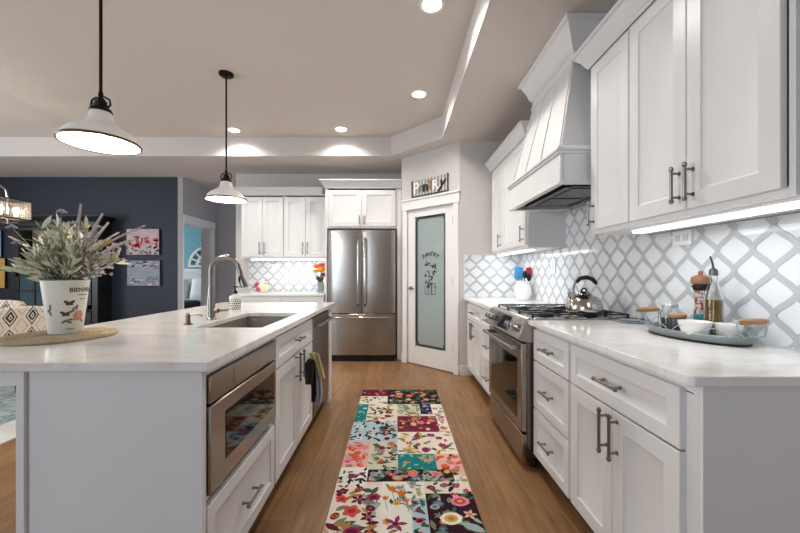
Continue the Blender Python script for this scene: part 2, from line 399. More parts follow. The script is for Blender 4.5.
# ================================================================== BACKSPLASHES
M_tile = mat('white_lantern_tile', 'e2e4e6', .1, noise=.02, coat=.3)
M_tband = mat('grey_marble_tile_band', 'c2c5c8', .15, noise=.14, nscale=9, coat=.2)
M_grout = mat('grey_grout', '8f9294', .8, noise=.1)
def backsplash(label, fn, regs, a_org, z_org=.945, flip=False):
    """fn(a, z, d) -> world; regs = [(a0,a1,z0,z1)]; one tiled surface"""
    mb = MB(); T, H = .16, .175
    for (a0, a1, z0, z1) in regs:
        mb.m = 0
        mb.add([fn(a0, z0, 0), fn(a1, z0, 0), fn(a1, z1, 0), fn(a0, z1, 0), fn(a0, z0, .008), fn(a1, z0, .008), fn(a1, z1, .008), fn(a0, z1, .008)],
               [(0,3,2,1),(4,5,6,7),(0,1,5,4),(1,2,6,5),(2,3,7,6),(3,0,4,7)])
    def inside(a, z): return any(r[0]-1e-4 < a < r[1]+1e-4 and r[2]-1e-4 < z < r[3]+1e-4 for r in regs)
    A0 = min(r[0] for r in regs); A1 = max(r[1] for r in regs); Z0 = min(r[2] for r in regs); Z1 = max(r[3] for r in regs)
    NS = 10
    offs = [(-.0120, -.0104, 2, .0086), (-.0104, -.0024, 1, .0100), (-.0024, -.0014, 2, .0092), (-.0014, .0104, 1, .0100), (.0104, .0120, 2, .0086)]
    for i in range(int((A0-a_org)/(T/2))-2, int((A1-a_org)/(T/2))+3):
        for j in range(int((Z0-z_org)/(H/2))-2, int((Z1-z_org)/(H/2))+3):
            if (i+j) % 2: continue
            for sg in (-1, 1):
                cs = []
                for k in range(NS+1):
                    t = k/NS; u_ = 1-t; e = 1-(.22*math.sin(PI*u_/2)+.78*(1-math.cos(PI*u_))/2)
                    cs.append((a_org+i*T/2+sg*T/2*e, z_org+j*H/2+H/2*t))
                for k in range(NS):
                    p, q = cs[k], cs[k+1]
                    def nrm(kk):
                        u = cs[max(kk-1, 0)]; w2 = cs[min(kk+1, NS)]; dx, dz = w2[0]-u[0], w2[1]-u[1]; l = math.hypot(dx, dz); return (-dz/l, dx/l)
                    n0, n1 = nrm(k), nrm(k+1)
                    lift = .0002 if sg > 0 else 0
                    for o0, o1, mi, d in offs:
                        pts = [(p[0]+n0[0]*o0, p[1]+n0[1]*o0), (p[0]+n0[0]*o1, p[1]+n0[1]*o1), (q[0]+n1[0]*o1, q[1]+n1[1]*o1), (q[0]+n1[0]*o0, q[1]+n1[1]*o0)]
                        if all(inside(*x) for x in pts):
                            mb.m = mi; mb.poly([fn(x[0], x[1], d+lift) for x in pts])
    if flip: mb.f = [list(reversed(f)) for f in mb.f]
    o = mb.build('tile_backsplash', [M_tile, M_tband, M_grout], sharp=20, recalc=False)
    return tag(o, label, 'backsplash')
backsplash('long lantern tile backsplash on the right wall behind the range', lambda a, z, d: (XW-.0005-d, a, z),
           [(.99, YP-.012, .916, 1.415), (2.05, 3.03, 1.415, 1.714)], 1.363, 1.031, True)
backsplash('short lantern tile backsplash beside the utensil crock, next to pantry door', lambda a, z, d: (a, YP-d, z),
           [(.80, XW-.012, .916, 1.415)], .865, 1.031)
backsplash('lantern tile backsplash on the far wall left of the fridge', lambda a, z, d: (a, YB-.0005-d, z),
           [(-2.276, -.978, .916, 1.415)], -2.22, .98)

# ================================================================== CABINETRY
def frame_fn(face, F):
    if face == 'R': return lambda a, d, z: Vector((F-d, a, z)), Vector((0, 1, 0)), Vector((-1, 0, 0))
    if face == 'I': return lambda a, d, z: Vector((F+d, a, z)), Vector((0, 1, 0)), Vector((1, 0, 0))
    return lambda a, d, z: Vector((a, F-d, z)), Vector((1, 0, 0)), Vector((0, -1, 0))
def fbox(mb, fn, a0, a1, d0, d1, z0, z1):
    p, q = fn(a0, d0, z0), fn(a1, d1, z1); return mb.box(p.x, q.x, p.y, q.y, p.z, q.z)
def bar_pull(parent, c, axis, n, L=.14, m=None):
    c, axis, n = map(Vector, (c, axis, n)); mb = MB(); o = c+n*.032
    mb.tube([o-axis*L/2, o+axis*L/2], .0058, 10)
    for s in (-1, 1):
        mb.tube([c+axis*s*L*.34, o+axis*s*L*.34], .0048, 8)
        e = o+axis*s*L/2
        mb.tube([e-axis*s*.014, e-axis*s*.010, e-axis*s*.002, e+axis*s*.004], [.0058, .0085, .0085, .004], 10)
        mb.tube([c+axis*s*L*.34, c+axis*s*L*.34+n*.003], .008, 8)
    return mb.build('handle', m or M_nickel, parent)
def cabinet(name, label, face, F, a0, a1, z0, z1, depth, fronts, group=None, toe=True, open_top=False, extra=None):
    fn, u, n = frame_fn(face, F)
    base = fn((a0+a1)/2, -depth/2, 0 if toe else z0)
    root = thing(name, label, 'cabinet', base, group)
    b = MB(); zb = .105 if toe else z0
    tk = .018
    fbox(b, fn, a0, a0+tk, -depth, 0, zb, z1); fbox(b, fn, a1-tk, a1, -depth, 0, zb, z1)
    fbox(b, fn, a0+tk, a1-tk, -depth, -.02, zb, zb+tk)
    if not open_top: fbox(b, fn, a0+tk, a1-tk, -depth, -.02, z1-tk, z1)
    fbox(b, fn, a0+tk, a1-tk, -depth, -depth+.008, zb, z1)
    fbox(b, fn, a0+tk, a1-tk, -.02, 0, zb, zb+.03); fbox(b, fn, a0+tk, a1-tk, -.02, 0, z1-.03, z1)
    if extra: extra(b, fn)
    b.build('body', M_cab, root)
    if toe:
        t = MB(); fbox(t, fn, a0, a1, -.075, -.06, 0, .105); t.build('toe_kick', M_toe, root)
    for fr in fronts:
        kind, f0, f1, g0, g1 = fr[:5]
        p = MB(); stl = .062 if kind == 'door' else .05
        p.panel(fn(f0, 0, g0), u, (0, 0, 1), n, f1-f0, g1-g0, .02, min(stl, (g1-g0)*.32))
        d = p.build(kind, M_cab, root)
        for hd in fr[5:]:
            ori, ha, hz = hd[:3]
            bar_pull(d, fn(ha, .02, hz), (0, 0, 1) if ori == 'v' else u, n, hd[3] if len(hd) > 3 else (.17 if ori == 'v' else .13))
    return root

FR = .83       # face-frame plane of the right base run (door fronts at .81)
FR = .85
cabinet('base_cabinet', 'white base cabinet with one wide drawer over two doors, at the near right end', 'R', FR, .99, 1.69, 0, .884, XW-FR-.003,
        [('drawer', 1.035, 1.68, .68, .862, ('h', 1.357, .772, .15)), ('door', 1.035, 1.356, .112, .672, ('v', 1.325, .58)), ('door', 1.36, 1.68, .112, .672, ('v', 1.39, .58))],
        'white base cabinets along the right wall',
        extra=lambda b, fn: (fbox(b, fn, 1.0085, 1.04, -.02, 0, .14, .85), b.box(FR+.0, XW-.004, .978, .9895, 0, .884)))
cabinet('drawer_cabinet', 'narrow white cabinet with three drawers on the near side of the range', 'R', FR, 1.69, 2.135, 0, .884, XW-FR-.003,
        [('drawer', 1.70, 2.13, .68, .862, ('h', 1.915, .772)), ('drawer', 1.70, 2.13, .395, .672, ('h', 1.915, .535)), ('drawer', 1.70, 2.13, .112, .387, ('h', 1.915, .25))],
        'white base cabinets along the right wall')
cabinet('drawer_cabinet', 'narrow white cabinet with three drawers on the far side of the range', 'R', FR, 2.91, 3.44, 0, .884, XW-FR-.003,
        [('drawer', 2.93, 3.43, .68, .862, ('h', 3.18, .772)), ('drawer', 2.93, 3.43, .395, .672, ('h', 3.18, .535)), ('drawer', 2.93, 3.43, .112, .387, ('h', 3.18, .25))],
        'white base cabinets along the right wall')
cabinet('base_cabinet', 'white base cabinet with drawer and two doors, beside the pantry door', 'R', FR, 3.44, YP-.02, 0, .884, XW-FR-.003,
        [('drawer', 3.45, 4.10, .68, .862, ('h', 3.78, .772)), ('door', 3.45, 3.773, .112, .672, ('v', 3.74, .58)), ('door', 3.777, 4.10, .112, .672, ('v', 3.81, .58))],
        'white base cabinets along the right wall')
# countertops
def slab(mb, pts, z0, z1): return mb.prism(pts, lambda a, b, d: (a, b, d), z0, z1)
ct = MB(); slab(ct, [(.815, .962), (XW-.001, .962), (XW-.001, 2.14), (.802, 2.14), (.802, .975)], .885, .915)
tag(ct.build('countertop', M_count, bevel=.004, seg=2), 'white quartz countertop on the near right cabinets, holding the oval tray', 'countertop')
ct = MB(); slab(ct, [(.80, 2.903), (XW-.001, 2.903), (XW-.001, YP-.001), (.80, YP-.001)], .885, .915)
tag(ct.build('countertop', M_count, bevel=.004, seg=2), 'short white countertop beyond the range, holding the utensil crock', 'countertop')

# uppers on the right wall
FU = 1.135; ZU0, ZU1 = 1.418, 2.40; dz0, dz1 = 1.4425, 2.366
gU = 'white wall cabinets on the right wall'
cabinet('wall_cabinet', 'large white wall cabinet with two tall doors, at the near right', 'R', FU, 1.003, 1.692, ZU0, ZU1, XW-FU-.002,
        [('door', 1.026, 1.357, dz0, dz1, ('v', 1.327, 1.54, .138)), ('door', 1.361, 1.690, dz0, dz1, ('v', 1.391, 1.54, .138))], gU, toe=False)
cabinet('wall_cabinet', 'narrow single door white wall cabinet on the near side of the hood', 'R', FU, 1.692, 2.04, ZU0, ZU1, XW-FU-.002,
        [('door', 1.698, 2.022, dz0, dz1, ('v', 1.992, 1.53, .13))], gU, toe=False)
cabinet('wall_cabinet', 'white wall cabinet on the far side of the hood, above the crock', 'R', FU, 3.03, 3.703, ZU0, ZU1, XW-FU-.002,
        [('door', 3.042, 3.70, dz0, dz1, ('v', 3.085, 1.54, .13))], gU, toe=False)
cabinet('wall_cabinet', 'narrow white wall cabinet in the corner by the pantry wall', 'R', FU, 3.703, YP-.012, ZU0, ZU1, XW-FU-.002,
        [('door', 3.708, 4.10, dz0, dz1, ('v', 3.75, 1.54, .13))], gU, toe=False)

CROWN = [(0, 0), (.004, 0), (.008, .012), (.016, .02), (.03, .05), (.05, .072), (.055, .085), (.07, .09), (.07, .105), (0, .105)]
def crown_run(label, pts, zb, cat='molding', name='crown_molding', m=None, prof=CROWN, sc=1):
    """profile swept along a floor-plan polyline; d points to the right of travel"""
    mb = MB(); P = [Vector((p[0], p[1], 0)) for p in pts]; n = len(P); rings = []
    for i, p in enumerate(P):
        dirs = []
        if i > 0: dirs.append((P[i]-P[i-1]).normalized())
        if i < n-1: dirs.append((P[i+1]-P[i]).normalized())
        ns = [Vector((d.y, -d.x, 0)) for d in dirs]
        if len(ns) == 2: nn = (ns[0]+ns[1]).normalized(); nn /= max(.2, nn.dot(ns[0]))
        else: nn = ns[0]
        rings.append([p+nn*a*sc+Vector((0, 0, zb+b*sc)) for a, b in prof])
    k = len(prof); vs = [q for r in rings for q in r]; fs = []
    for i in range(n-1):
        for j in range(k):
            jj = (j+1) % k; fs.append((i*k+j, i*k+jj, (i+1)*k+jj, (i+1)*k+j))
    fs += [tuple(range(k)), tuple(range((n-1)*k, n*k))]
    mb.add(vs, fs); return mb
def crown(label, pts, zb, z_frieze):
    mb = crown_run(label, pts, zb)
    o = mb.build('crown_molding', M_cab, sharp=25)
    return tag(o, label, 'molding', 'white crown moldings on top of the cabinets')
# travel so the right side faces into the room
crown('crown molding over the near right wall cabinets', [(XW-.003, 2.041), (FU-.022, 2.041), (FU-.022, .985), (XW-.003, .985)], 2.37, 0)
crown('crown molding over the wall cabinets between hood and pantry', [(FU-.022, YP-.003), (FU-.022, 3.028), (XW-.003, 3.028)], 2.37, 0)

# ------------------------------------------------------------------ range hood
hood = thing('range_hood', 'white wooden range hood with tapered chimney above the gas range', 'range hood', (1.21, 2.515, 1.72))
HX, h0, h1 = .957, 2.06, 2.97
b = MB()
b.box(HX, HX+.02, h0, h1, 1.737, 1.895); b.box(HX+.02, XW, h0, h0+.02, 1.737, 1.895); b.box(HX+.02, XW, h1-.02, h1, 1.737, 1.895)
b.box(HX-.008, HX+.03, h0-.006, h1+.006, 1.718, 1.737); b.box(HX+.03, XW, h0-.006, h0+.03, 1.718, 1.737); b.box(HX+.03, XW, h1-.03, h1+.006, 1.718, 1.737)
b.build('canopy_box', M_cab, hood, bevel=.003)
b = MB()
for (o, za, zb) in ((.010, 1.895, 1.912), (.020, 1.912, 1.93), (.006, 1.93, 1.942)):
    b.box(HX-o, XW, h0-o+.004, h1+o-.004, za, zb)
b.build('ledge_molding', M_cab, hood, bevel=.003)
b = MB()
def hring(x, w, z): return [(x, 2.515-w, z), (XW, 2.515-w, z), (XW, 2.515+w, z), (x, 2.515+w, z)]
b.hexa(hring(HX+.012, .447, 1.94), hring(1.105, .315, 2.53))
b.build('tapered_chimney', M_cab, hood, bevel=.003)
b = MB()      # raised battens on the front face
for s in (-1, -.33, .33, 1):
    p0 = Vector((HX+.010, 2.515+s*.415, 1.945)); p1 = Vector((1.103, 2.515+s*.29, 2.525)); wv = Vector((0, .016, 0))
    b.add([p0-wv, p0+wv, p1+wv, p1-wv, p0-wv+V(-.0035, 0, 0), p0+wv+V(-.0035, 0, 0), p1+wv+V(-.0035, 0, 0), p1-wv+V(-.0035, 0, 0)],
          [(0,3,2,1),(4,5,6,7),(0,1,5,4),(1,2,6,5),(2,3,7,6),(3,0,4,7)])
b.build('battens', M_cab, hood)
b = MB()
b.box(1.10, XW, 2.515-.33, 2.515+.33, 2.50, CL-.002)
b.box(1.09, XW, 2.515-.34, 2.515+.34, 2.50, 2.522)
b.build('chimney_cap', M_cab, hood, bevel=.003)
mb = crown_run('', [(XW-.003, 2.515+.33), (1.10, 2.515+.33), (1.10, 2.515-.33), (XW-.003, 2.515-.33)], CL-.175, sc=1.0,
               prof=[(0, 0), (.006, 0), (.01, .012), (.02, .02), (.035, .07), (.06, .125), (.066, .14), (.085, .148), (.085, .172), (0, .172)])
mb.build('crown', M_cab, hood, sharp=25)
b = MB(); b.box(HX+.022, XW-.012, h0+.022, h1-.022, 1.755, 1.77)
b.build('liner', M_black, hood)
b = MB(); b.box(HX+.1, XW-.1, 2.2, 2.83, 1.735, 1.757); b.box(HX+.09, HX+.13, 2.19, 2.84, 1.725, 1.757)
for k in range(2): b.box(HX+.16, XW-.13, 2.24+k*.3, 2.5+k*.3, 1.73, 1.737)
b.build('filter_insert', mat('hood_insert_steel', '55565a', .3, .9), hood)

# ------------------------------------------------------------------ under-cabinet lights
def ucl(label, x0, x1, y0, y1, z, power, pos, rot, sx, sy):
    r = thing('under_cabinet_light', label, 'light', ((x0+x1)/2, (y0+y1)/2, z), 'cool white light bars under the wall cabinets')
    b = MB(); b.box(x0, x1, y0, y1, z+.012, z+.024); b.build('housing', M_plate, r)
    b = MB(); b.box(x0+.004, x1-.004, y0+.004, y1-.004, z, z+.012); b.build('diffuser', M_led, r, bevel=.003)
    area('bar_glow', (0, 0, -.004), rot, sx, sy, power, (.92, .97, 1), r)
ucl('long light bar glowing under the near right wall cabinet', 1.165, 1.235, 1.01, 1.755, 1.394, 1.35, None, (0, 0, 0), .05, .74)
ucl('light bar glowing under the wall cabinet beyond the hood', 1.165, 1.22, 3.08, 4.08, 1.394, 2.0, None, (0, 0, 0), .05, .95)
ucl('light bar glowing under the far wall cabinets left of the fridge', -2.12, -1.03, 5.19, 5.245, 1.394, 1.9, None, (0, 0, 0), 1.0, .05)

# ================================================================== RANGE
rg = thing('gas_range', 'stainless slide-in gas range with black grates and glass oven door', 'stove', (1.1, 2.52, 0))
r0, r1 = 2.152, 2.896
b = MB(); b.box(.80, XW-.02, r0, r1, .07, .90); b.build('body', M_steeld, rg, bevel=.003)
for x in (.86, 1.38):
    for y in (r0+.05, r1-.05): MB().cyl((x, y, 0), (x, y, .075), .018, n=10).build('foot', M_black, rg)
b = MB(); b.box(.77, .80, r0, r1, .045, .215); b.build('warming_drawer', M_steelh, rg, bevel=.004)
d = MB(); d.box(.765, .80, r0, r1, .23, .77)
dr = d.build('oven_door', M_steelh, rg, bevel=.005)
b = MB(); b.box(.7625, .768, r0+.075, r1-.075, .29, .665); b.build('window', M_gloss, dr, bevel=.003)
b = MB(); b.tube([(.715, r0+.03, .735), (.715, r1-.03, .735)], .013, 14)
for y in (r0+.06, r1-.06): b.box(.715, .768, y-.014, y+.014, .722, .748)
b.build('handle', M_steel, dr, bevel=.002)
b = MB(); pf = lambda a, bb, dd: (a, dd, bb)
b.prism([(.80, .775), (.745, .79), (.742, .80), (.782, .915), (.80, .925), (.86, .925), (.86, .775)], pf, r0-.012, r1+.012)
cp = b.build('control_panel', M_steel, rg, bevel=.003)
pn = Vector((-.115, 0, .04)).normalized(); pu = Vector((.04, 0, .115)).normalized()
def onp(y, s, d=0): return Vector((.742, y, .80))+pu*s+pn*d
b = MB(); b.add([onp(2.36, .012, .001), onp(2.7, .012, .001), onp(2.7, .112, .001), onp(2.36, .112, .001)], [(0, 1, 2, 3)])
b.build('display', M_gloss, cp)
for y in (2.205, 2.265, 2.325, 2.745, 2.82):
    k = MB(); k.tube([onp(y, .06, 0), onp(y, .06, .008), onp(y, .06, .009), onp(y, .06, .038)], [.028, .028, .021, .019], 18)
    k.obox(onp(y, .06, .04), pu*.019, (0, .004, 0), pn*.006); k.build('knob', M_chrome, cp)
b = MB(); b.box(.80, XW-.012, r0-.015, r1+.008, .916, .922); b.build('cooktop', M_chrome, rg, bevel=.002)
for (x, y, r) in ((.98, 2.31, .045), (1.27, 2.31, .04), (.98, 2.74, .045), (1.27, 2.74, .036), (1.12, 2.525, .05)):
    b = MB(); b.lathe([(r*1.2, 0), (r*1.2, .008), (r, .009), (r, .013), (r*.7, .015), (r*.65, .017), (.001, .018)], (x, y, .922), 20)
    b.build('burner', M_iron, rg)
for gi in range(3):
    y0, y1 = r0+.012+gi*.24, r0+.012+gi*.24+.236; b = MB()
    bar = lambda xa, xb, ya, yb, za=.940, zb=.9475: b.box(xa, xb, ya, yb, za, zb)
    bar(.835, 1.43, y0, y0+.012); bar(.835, 1.43, y1-.012, y1); bar(.835, .847, y0, y1); bar(1.418, 1.43, y0, y1); bar(1.126, 1.138, y0, y1)
    yc = (y0+y1)/2
    for xc in (.98, 1.28):
        bar(xc-.125, xc-.03, yc-.005, yc+.005); bar(xc+.03, xc+.125, yc-.005, yc+.005)
        bar(xc-.005, xc+.005, y0, yc-.03); bar(xc-.005, xc+.005, yc+.03, y1)
        
    for x in (.841, 1.424):
        for y in (y0+.006, y1-.006): b.box(x-.006, x+.006, y-.006, y+.006, .922, .944)
    b.build('grate', M_iron, rg, bevel=.002)

# ================================================================== ISLAND
FI = -.636     # face-frame plane, door fronts at -.616
IX0 = -1.203
def isl_extra(b, fn):
    # decorated near end: corner posts and flat panel
    b.box(IX0-.005, FI+.018, 1.140, 1.152, 0, .884)
    b.box(IX0-.007, IX0+.018, 1.128, 1.152, 0, .884); b.box(-.648, FI+.020, 1.128, 1.152, 0, .884)
cabinet('island_cabinet', 'island end cabinet of white panels around the microwave, with one drawer below', 'I', FI, 1.15, 1.807, 0, .884, FI-IX0,
        [('drawer', 1.16, 1.80, .112, .425, ('h', 1.48, .268, .15))], 'white cabinets of the kitchen island', open_top=True,
        extra=lambda b, fn: (isl_extra(b, fn), fbox(b, fn, 1.15, 1.80, -.02, .0, .43, .455), fbox(b, fn, 1.15, 1.80, -.02, .018, .862, .884)))
cabinet('sink_cabinet', 'white sink cabinet with false drawer and two doors in the island', 'I', FI, 1.81, 2.636, 0, .884, FI-IX0,
        [('drawer', 1.82, 2.626, .70, .862, ('h', 2.225, .785)), ('door', 1.82, 2.221, .112, .69, ('v', 2.18, .62)), ('door', 2.225, 2.626, .112, .69, ('v', 2.268, .62))],
        'white cabinets of the kitchen island', open_top=True)
pn_ = MB(); pn_.box(IX0, FI+.02, 3.26, 3.42, 0, .884)
tag(pn_.build('end_panel', M_cab, bevel=.002), 'white filler panel closing the far end of the island past the dishwasher', 'panel')
bp_ = MB(); bp_.box(IX0-.02, IX0-.006, 1.16, 3.42, 0, .884); tag(bp_.build('back_panel', M_cab), 'white panel on the seating side of the island', 'panel')
ap = MB(); ap.box(-1.66, IX0-.008, 1.135, 1.155, .835, .884); tag(ap.build('apron_board', M_cab), 'white apron board under the seating overhang of the island top', 'panel')
# microwave drawer
mw = thing('microwave_drawer', 'stainless microwave drawer built into the near end of the island', 'microwave', (-.9, 1.48, .46))
b = MB(); b.box(-1.15, FI, 1.175, 1.79, .465, .855); b.build('casing', M_black, mw)
b = MB(); b.box(FI, -.606, 1.158, 1.798, .765, .858); cpn = b.build('control_panel', M_steelh, mw, bevel=.004)
b = MB(); b.box(-.607, -.6035, 1.33, 1.75, .775, .848); b.build('flip_panel', M_steelh, cpn, bevel=.003)
b = MB(); b.box(FI, -.606, 1.158, 1.798, .464, .757); mdr = b.build('door', M_steelh, mw, bevel=.004)
b = MB(); b.box(-.607, -.604, 1.265, 1.765, .535, .705); b.build('window', M_gloss, mdr)
# dishwasher
dw = thing('dishwasher', 'stainless dishwasher with bar handle at the far end of the island', 'dishwasher', (-.9, 2.95, 0))
b = MB(); b.box(-1.2, FI, 2.645, 3.25, .10, .875); b.build('casing', M_black, dw)
b = MB(); b.box(FI, -.612, 2.645, 3.25, .11, .862); ddr = b.build('door', M_steeld, dw, bevel=.004)
b = MB(); b.tube([(-.572, 2.675, .80), (-.572, 3.22, .80)], .011, 12)
for y in (2.70, 3.195): b.box(-.613, -.572, y-.012, y+.012, .79, .81)
b.build('handle', M_steel, ddr, bevel=.002)
b = MB(); b.box(FI-.07, FI-.05, 2.645, 3.25, 0, .10); b.build('toe_kick', M_black, dw)
# countertop with sink cut-out
SX0, SX1, SY0, SY1 = -1.06, -.69, 1.836, 2.535
CX0, CX1, CY0, CY1 = -1.673, -.588, 1.11, 3.45
def ring_slab(mb, x0, x1, y0, y1, u0, u1, w0, w1, za, zb):
    vs = []; 
    for z in (za, zb): vs += [(x0,y0,z),(x1,y0,z),(x1,y1,z),(x0,y1,z),(u0,w0,z),(u1,w0,z),(u1,w1,z),(u0,w1,z)]
    fs = []
    for i in range(4):
        j = (i+1) % 4
        fs += [(8+i, 8+j, 12+j, 12+i), (j, i, 4+i, 4+j), (i, j, 8+j, 8+i), (4+j, 4+i, 12+i, 12+j)]
    mb.add(vs, fs)
ct = MB(); ring_slab(ct, CX0, CX1, CY0, CY1, SX0, SX1, SY0, SY1, .885, .915)
tag(ct.build('countertop', M_count, bevel=.004, seg=2), 'long white quartz island countertop with an undermount sink cut-out', 'countertop')
b = MB(); e = .012
ring_slab(b, SX0-e-.01, SX1+e+.01, SY0-e-.01, SY1+e+.01, SX0-.004, SX1+.004, SY0-.004, SY1+.004, .879, .8845)
b.box(SX0-e, SX0-.004, SY0-e, SY1+e, .67, .88); b.box(SX1+.004, SX1+e, SY0-e, SY1+e, .67, .88)
b.box(SX0-e, SX1+e, SY0-e, SY0-.004, .67, .88); b.box(SX0-e, SX1+e, SY1+.004, SY1+e, .67, .88); b.box(SX0-e, SX1+e, SY0-e, SY1+e, .66, .672)
tag(b.build('sink', mat('satin_sink_steel', 'a39c94', .45, .55, noise=.08)), 'rectangular brushed steel undermount sink in the island', 'sink')
# faucet
fx, fy, fz = -1.123, 2.155, .915
fa = thing('faucet', 'tall brushed nickel gooseneck pull-down faucet behind the island sink', 'faucet', (fx, fy, fz))
b = MB(); b.lathe([(.029, 0), (.029, .006), (.024, .012), (.023, .10), (.017, .16), (.0145, .20)], (fx, fy, fz), 20); b.build('base', M_nickel, fa)
b = MB(); R = .086; zc = fz+.295
pts = [(fx, fy, fz+.19), (fx, fy, zc-.03)]+[(fx+R-R*math.cos(q), fy, zc+R*math.sin(q)) for q in [PI*k/16 for k in range(15)]]
pts += [(fx+2*R+.004, fy, zc-.01)]
b.tube(pts, .0135, 14); b.build('spout', M_nickel, fa)
b = MB(); b.tube([(fx+2*R+.002, fy, zc+.01), (fx+2*R+.008, fy, zc-.03), (fx+2*R+.020, fy, zc-.065), (fx+2*R+.032, fy, zc-.095), (fx+2*R+.033, fy, zc-.10)], [.0145, .016, .02, .022, .017], 16)
sp = b.build('spray_head', M_nickel, fa)
b = MB(); b.ball((fx+2*R+.008, fy-.016, zc-.05), .012, .6, .8, 1.8); b.build('spray_button', M_black, sp)
b = MB(); M_br = mat('warm_nickel', '7c6757', .3, 1)
b.tube([(fx+.015, fy, fz+.055), (fx+.045, fy, fz+.055)], .015, 14); b.tube([(fx+.04, fy, fz+.055), (fx+.105, fy-.01, fz+.06)], [.008, .006], 10)
b.build('lever', M_br, fa)
# deck soap pump
sd = thing('soap_pump', 'small brushed nickel deck soap pump beside the faucet', 'soap dispenser', (-1.14, 1.944, .915))
b = MB(); b.lathe([(.024, 0), (.024, .005), (.018, .008), (.017, .012), (.0125, .014), (.0125, .055), (.009, .058), (.009, .064), (.001, .065)], (-1.14, 1.944, .915), 18); b.build('base', M_br, sd)
b = MB(); b.tube([(-1.14, 1.944, .968), (-1.105, 1.944, .972), (-1.07, 1.944, .968), (-1.062, 1.944, .96)], [.006, .005, .004, .004], 10); b.build('nozzle', M_br, sd)
# soap bottle
sb = thing('soap_bottle', 'patterned black and white soap bottle with black pump by the sink', 'soap bottle', (-1.183, 2.61, .915))
b = MB(); b.lathe([(.040, 0), (.041, .004), (.041, .105), (.036, .116), (.016, .124), (.015, .134)], (-1.183, 2.61, .915), 24); sbb = b.build('bottle', M_white, sb)
b = MB()
for k in range(20):
    for j in range(4):
        q = 2*PI*(k+.5*(j % 2))/20; z0 = .945+j*.016
        p = [(-1.183+.0415*math.cos(q+s*.135), 2.61+.0415*math.sin(q+s*.135), z0+t) for s, t in ((-1, 0), (0, -.0075), (1, 0), (0, .0075))]
        b.poly(p)
for z0 in (.931, 1.006):
    b.lathe([(.0414, 0), (.0414, .004)], (-1.183, 2.61, z0), 24, False, False)
b.build('bottle_pattern', M_black, sbb)
b = MB(); b.lathe([(.018, .132), (.018, .15), (.008, .153), (.006, .175), (.014, .176), (.014, .188), (.001, .19)], (-1.183, 2.61, .915), 16)
b.tube([(-1.183, 2.61, 1.098), (-1.143, 2.60, 1.098)], [.007, .004], 8); b.build('pump', M_black, sb)

# towels hanging on the second sink-cabinet door handle
def towel(label, m, rows, thick=.010, amp=.006):
    """rows: (z, xl, xr, y) from the fold down; a soft folded cloth whose broad side faces the near end"""
    mb = MB(); NX = 14; vs = []; fs = []; R_ = []
    for i in range(len(rows)-1):
        for k in range(4): R_.append([p+(q-p)*k/4 for p, q in zip(rows[i], rows[i+1])])
    R_.append(list(rows[-1])); n = len(R_)
    for side in (0, 1):
        for i, (z, xl, xr, y) in enumerate(R_):
            for k in range(NX+1):
                t = k/NX; vs.append((xl+(xr-xl)*t, y+amp*math.sin(t*11+i*.15)*min(1, .3+i/6)+side*thick, z+.004*math.sin(t*PI)*(1 if i == 0 else 0)))
    o_ = n*(NX+1)
    for i in range(n-1):
        for k in range(NX):
            a = i*(NX+1)+k; fs += [(a, a+NX+1, a+NX+2, a+1), (o_+a, o_+a+1, o_+a+NX+2, o_+a+NX+1)]
    for i in range(n-1):
        for k in (0, NX): a = i*(NX+1)+k; fs.append((a, a+NX+1, o_+a+NX+1, o_+a))
    for k in range(NX):
        for i in (0, n-1): a = i*(NX+1)+k; fs.append((a, a+1, o_+a+1, o_+a))
    mb.add(vs, fs)
    return tag(mb.build('dish_towel', m, sharp=60), label, 'towel', 'dish towels hanging on the sink cabinet')
hk = thing('towel_hook', 'small black towel ring clipped on the second sink cabinet handle', 'hook', (-.56, 2.36, .62))
b = MB(); b.tube([(-.589, 2.31, .60), (-.575, 2.33, .625), (-.55, 2.345, .638), (-.525, 2.345, .632), (-.512, 2.345, .61), (-.515, 2.345, .585)], .006, 8); b.build('ring', M_black, hk)
towel('charcoal striped dish towel, leftmost of the hanging towels', mat('charcoal_towel', '4a4440', .9, noise=.6, nscale=60, stretch=(6, 1, .6), bump=.4),
      [(.632, -.560, -.532, 2.30), (.61, -.585, -.525, 2.295), (.55, -.592, -.534, 2.295), (.475, -.586, -.540, 2.295)])
towel('black dish towel hanging behind the pale one', mat('black_towel', '131316', .9, bump=.4),
      [(.625, -.555, -.53, 2.325), (.55, -.557, -.525, 2.325), (.40, -.555, -.52, 2.325), (.35, -.556, -.53, 2.325)])
towel('pale blue grey dish towel hanging longest beside the dishwasher', mat('pale_blue_towel', 'b4bac8', .9, noise=.15, nscale=40, bump=.4),
      [(.648, -.548, -.525, 2.352), (.60, -.545, -.505, 2.352), (.50, -.540, -.495, 2.352), (.40, -.535, -.485, 2.352), (.345, -.532, -.492, 2.352), (.315, -.528, -.518, 2.352)])
towel('pale yellow dish towel draped outermost on the island', mat('yellow_towel', 'd9c996', .9, noise=.15, nscale=40, bump=.4),
      [(.668, -.570, -.520, 2.33), (.655, -.566, -.503, 2.33), (.60, -.536, -.488, 2.33), (.54, -.512, -.472, 2.33), (.505, -.498, -.466, 2.33)])

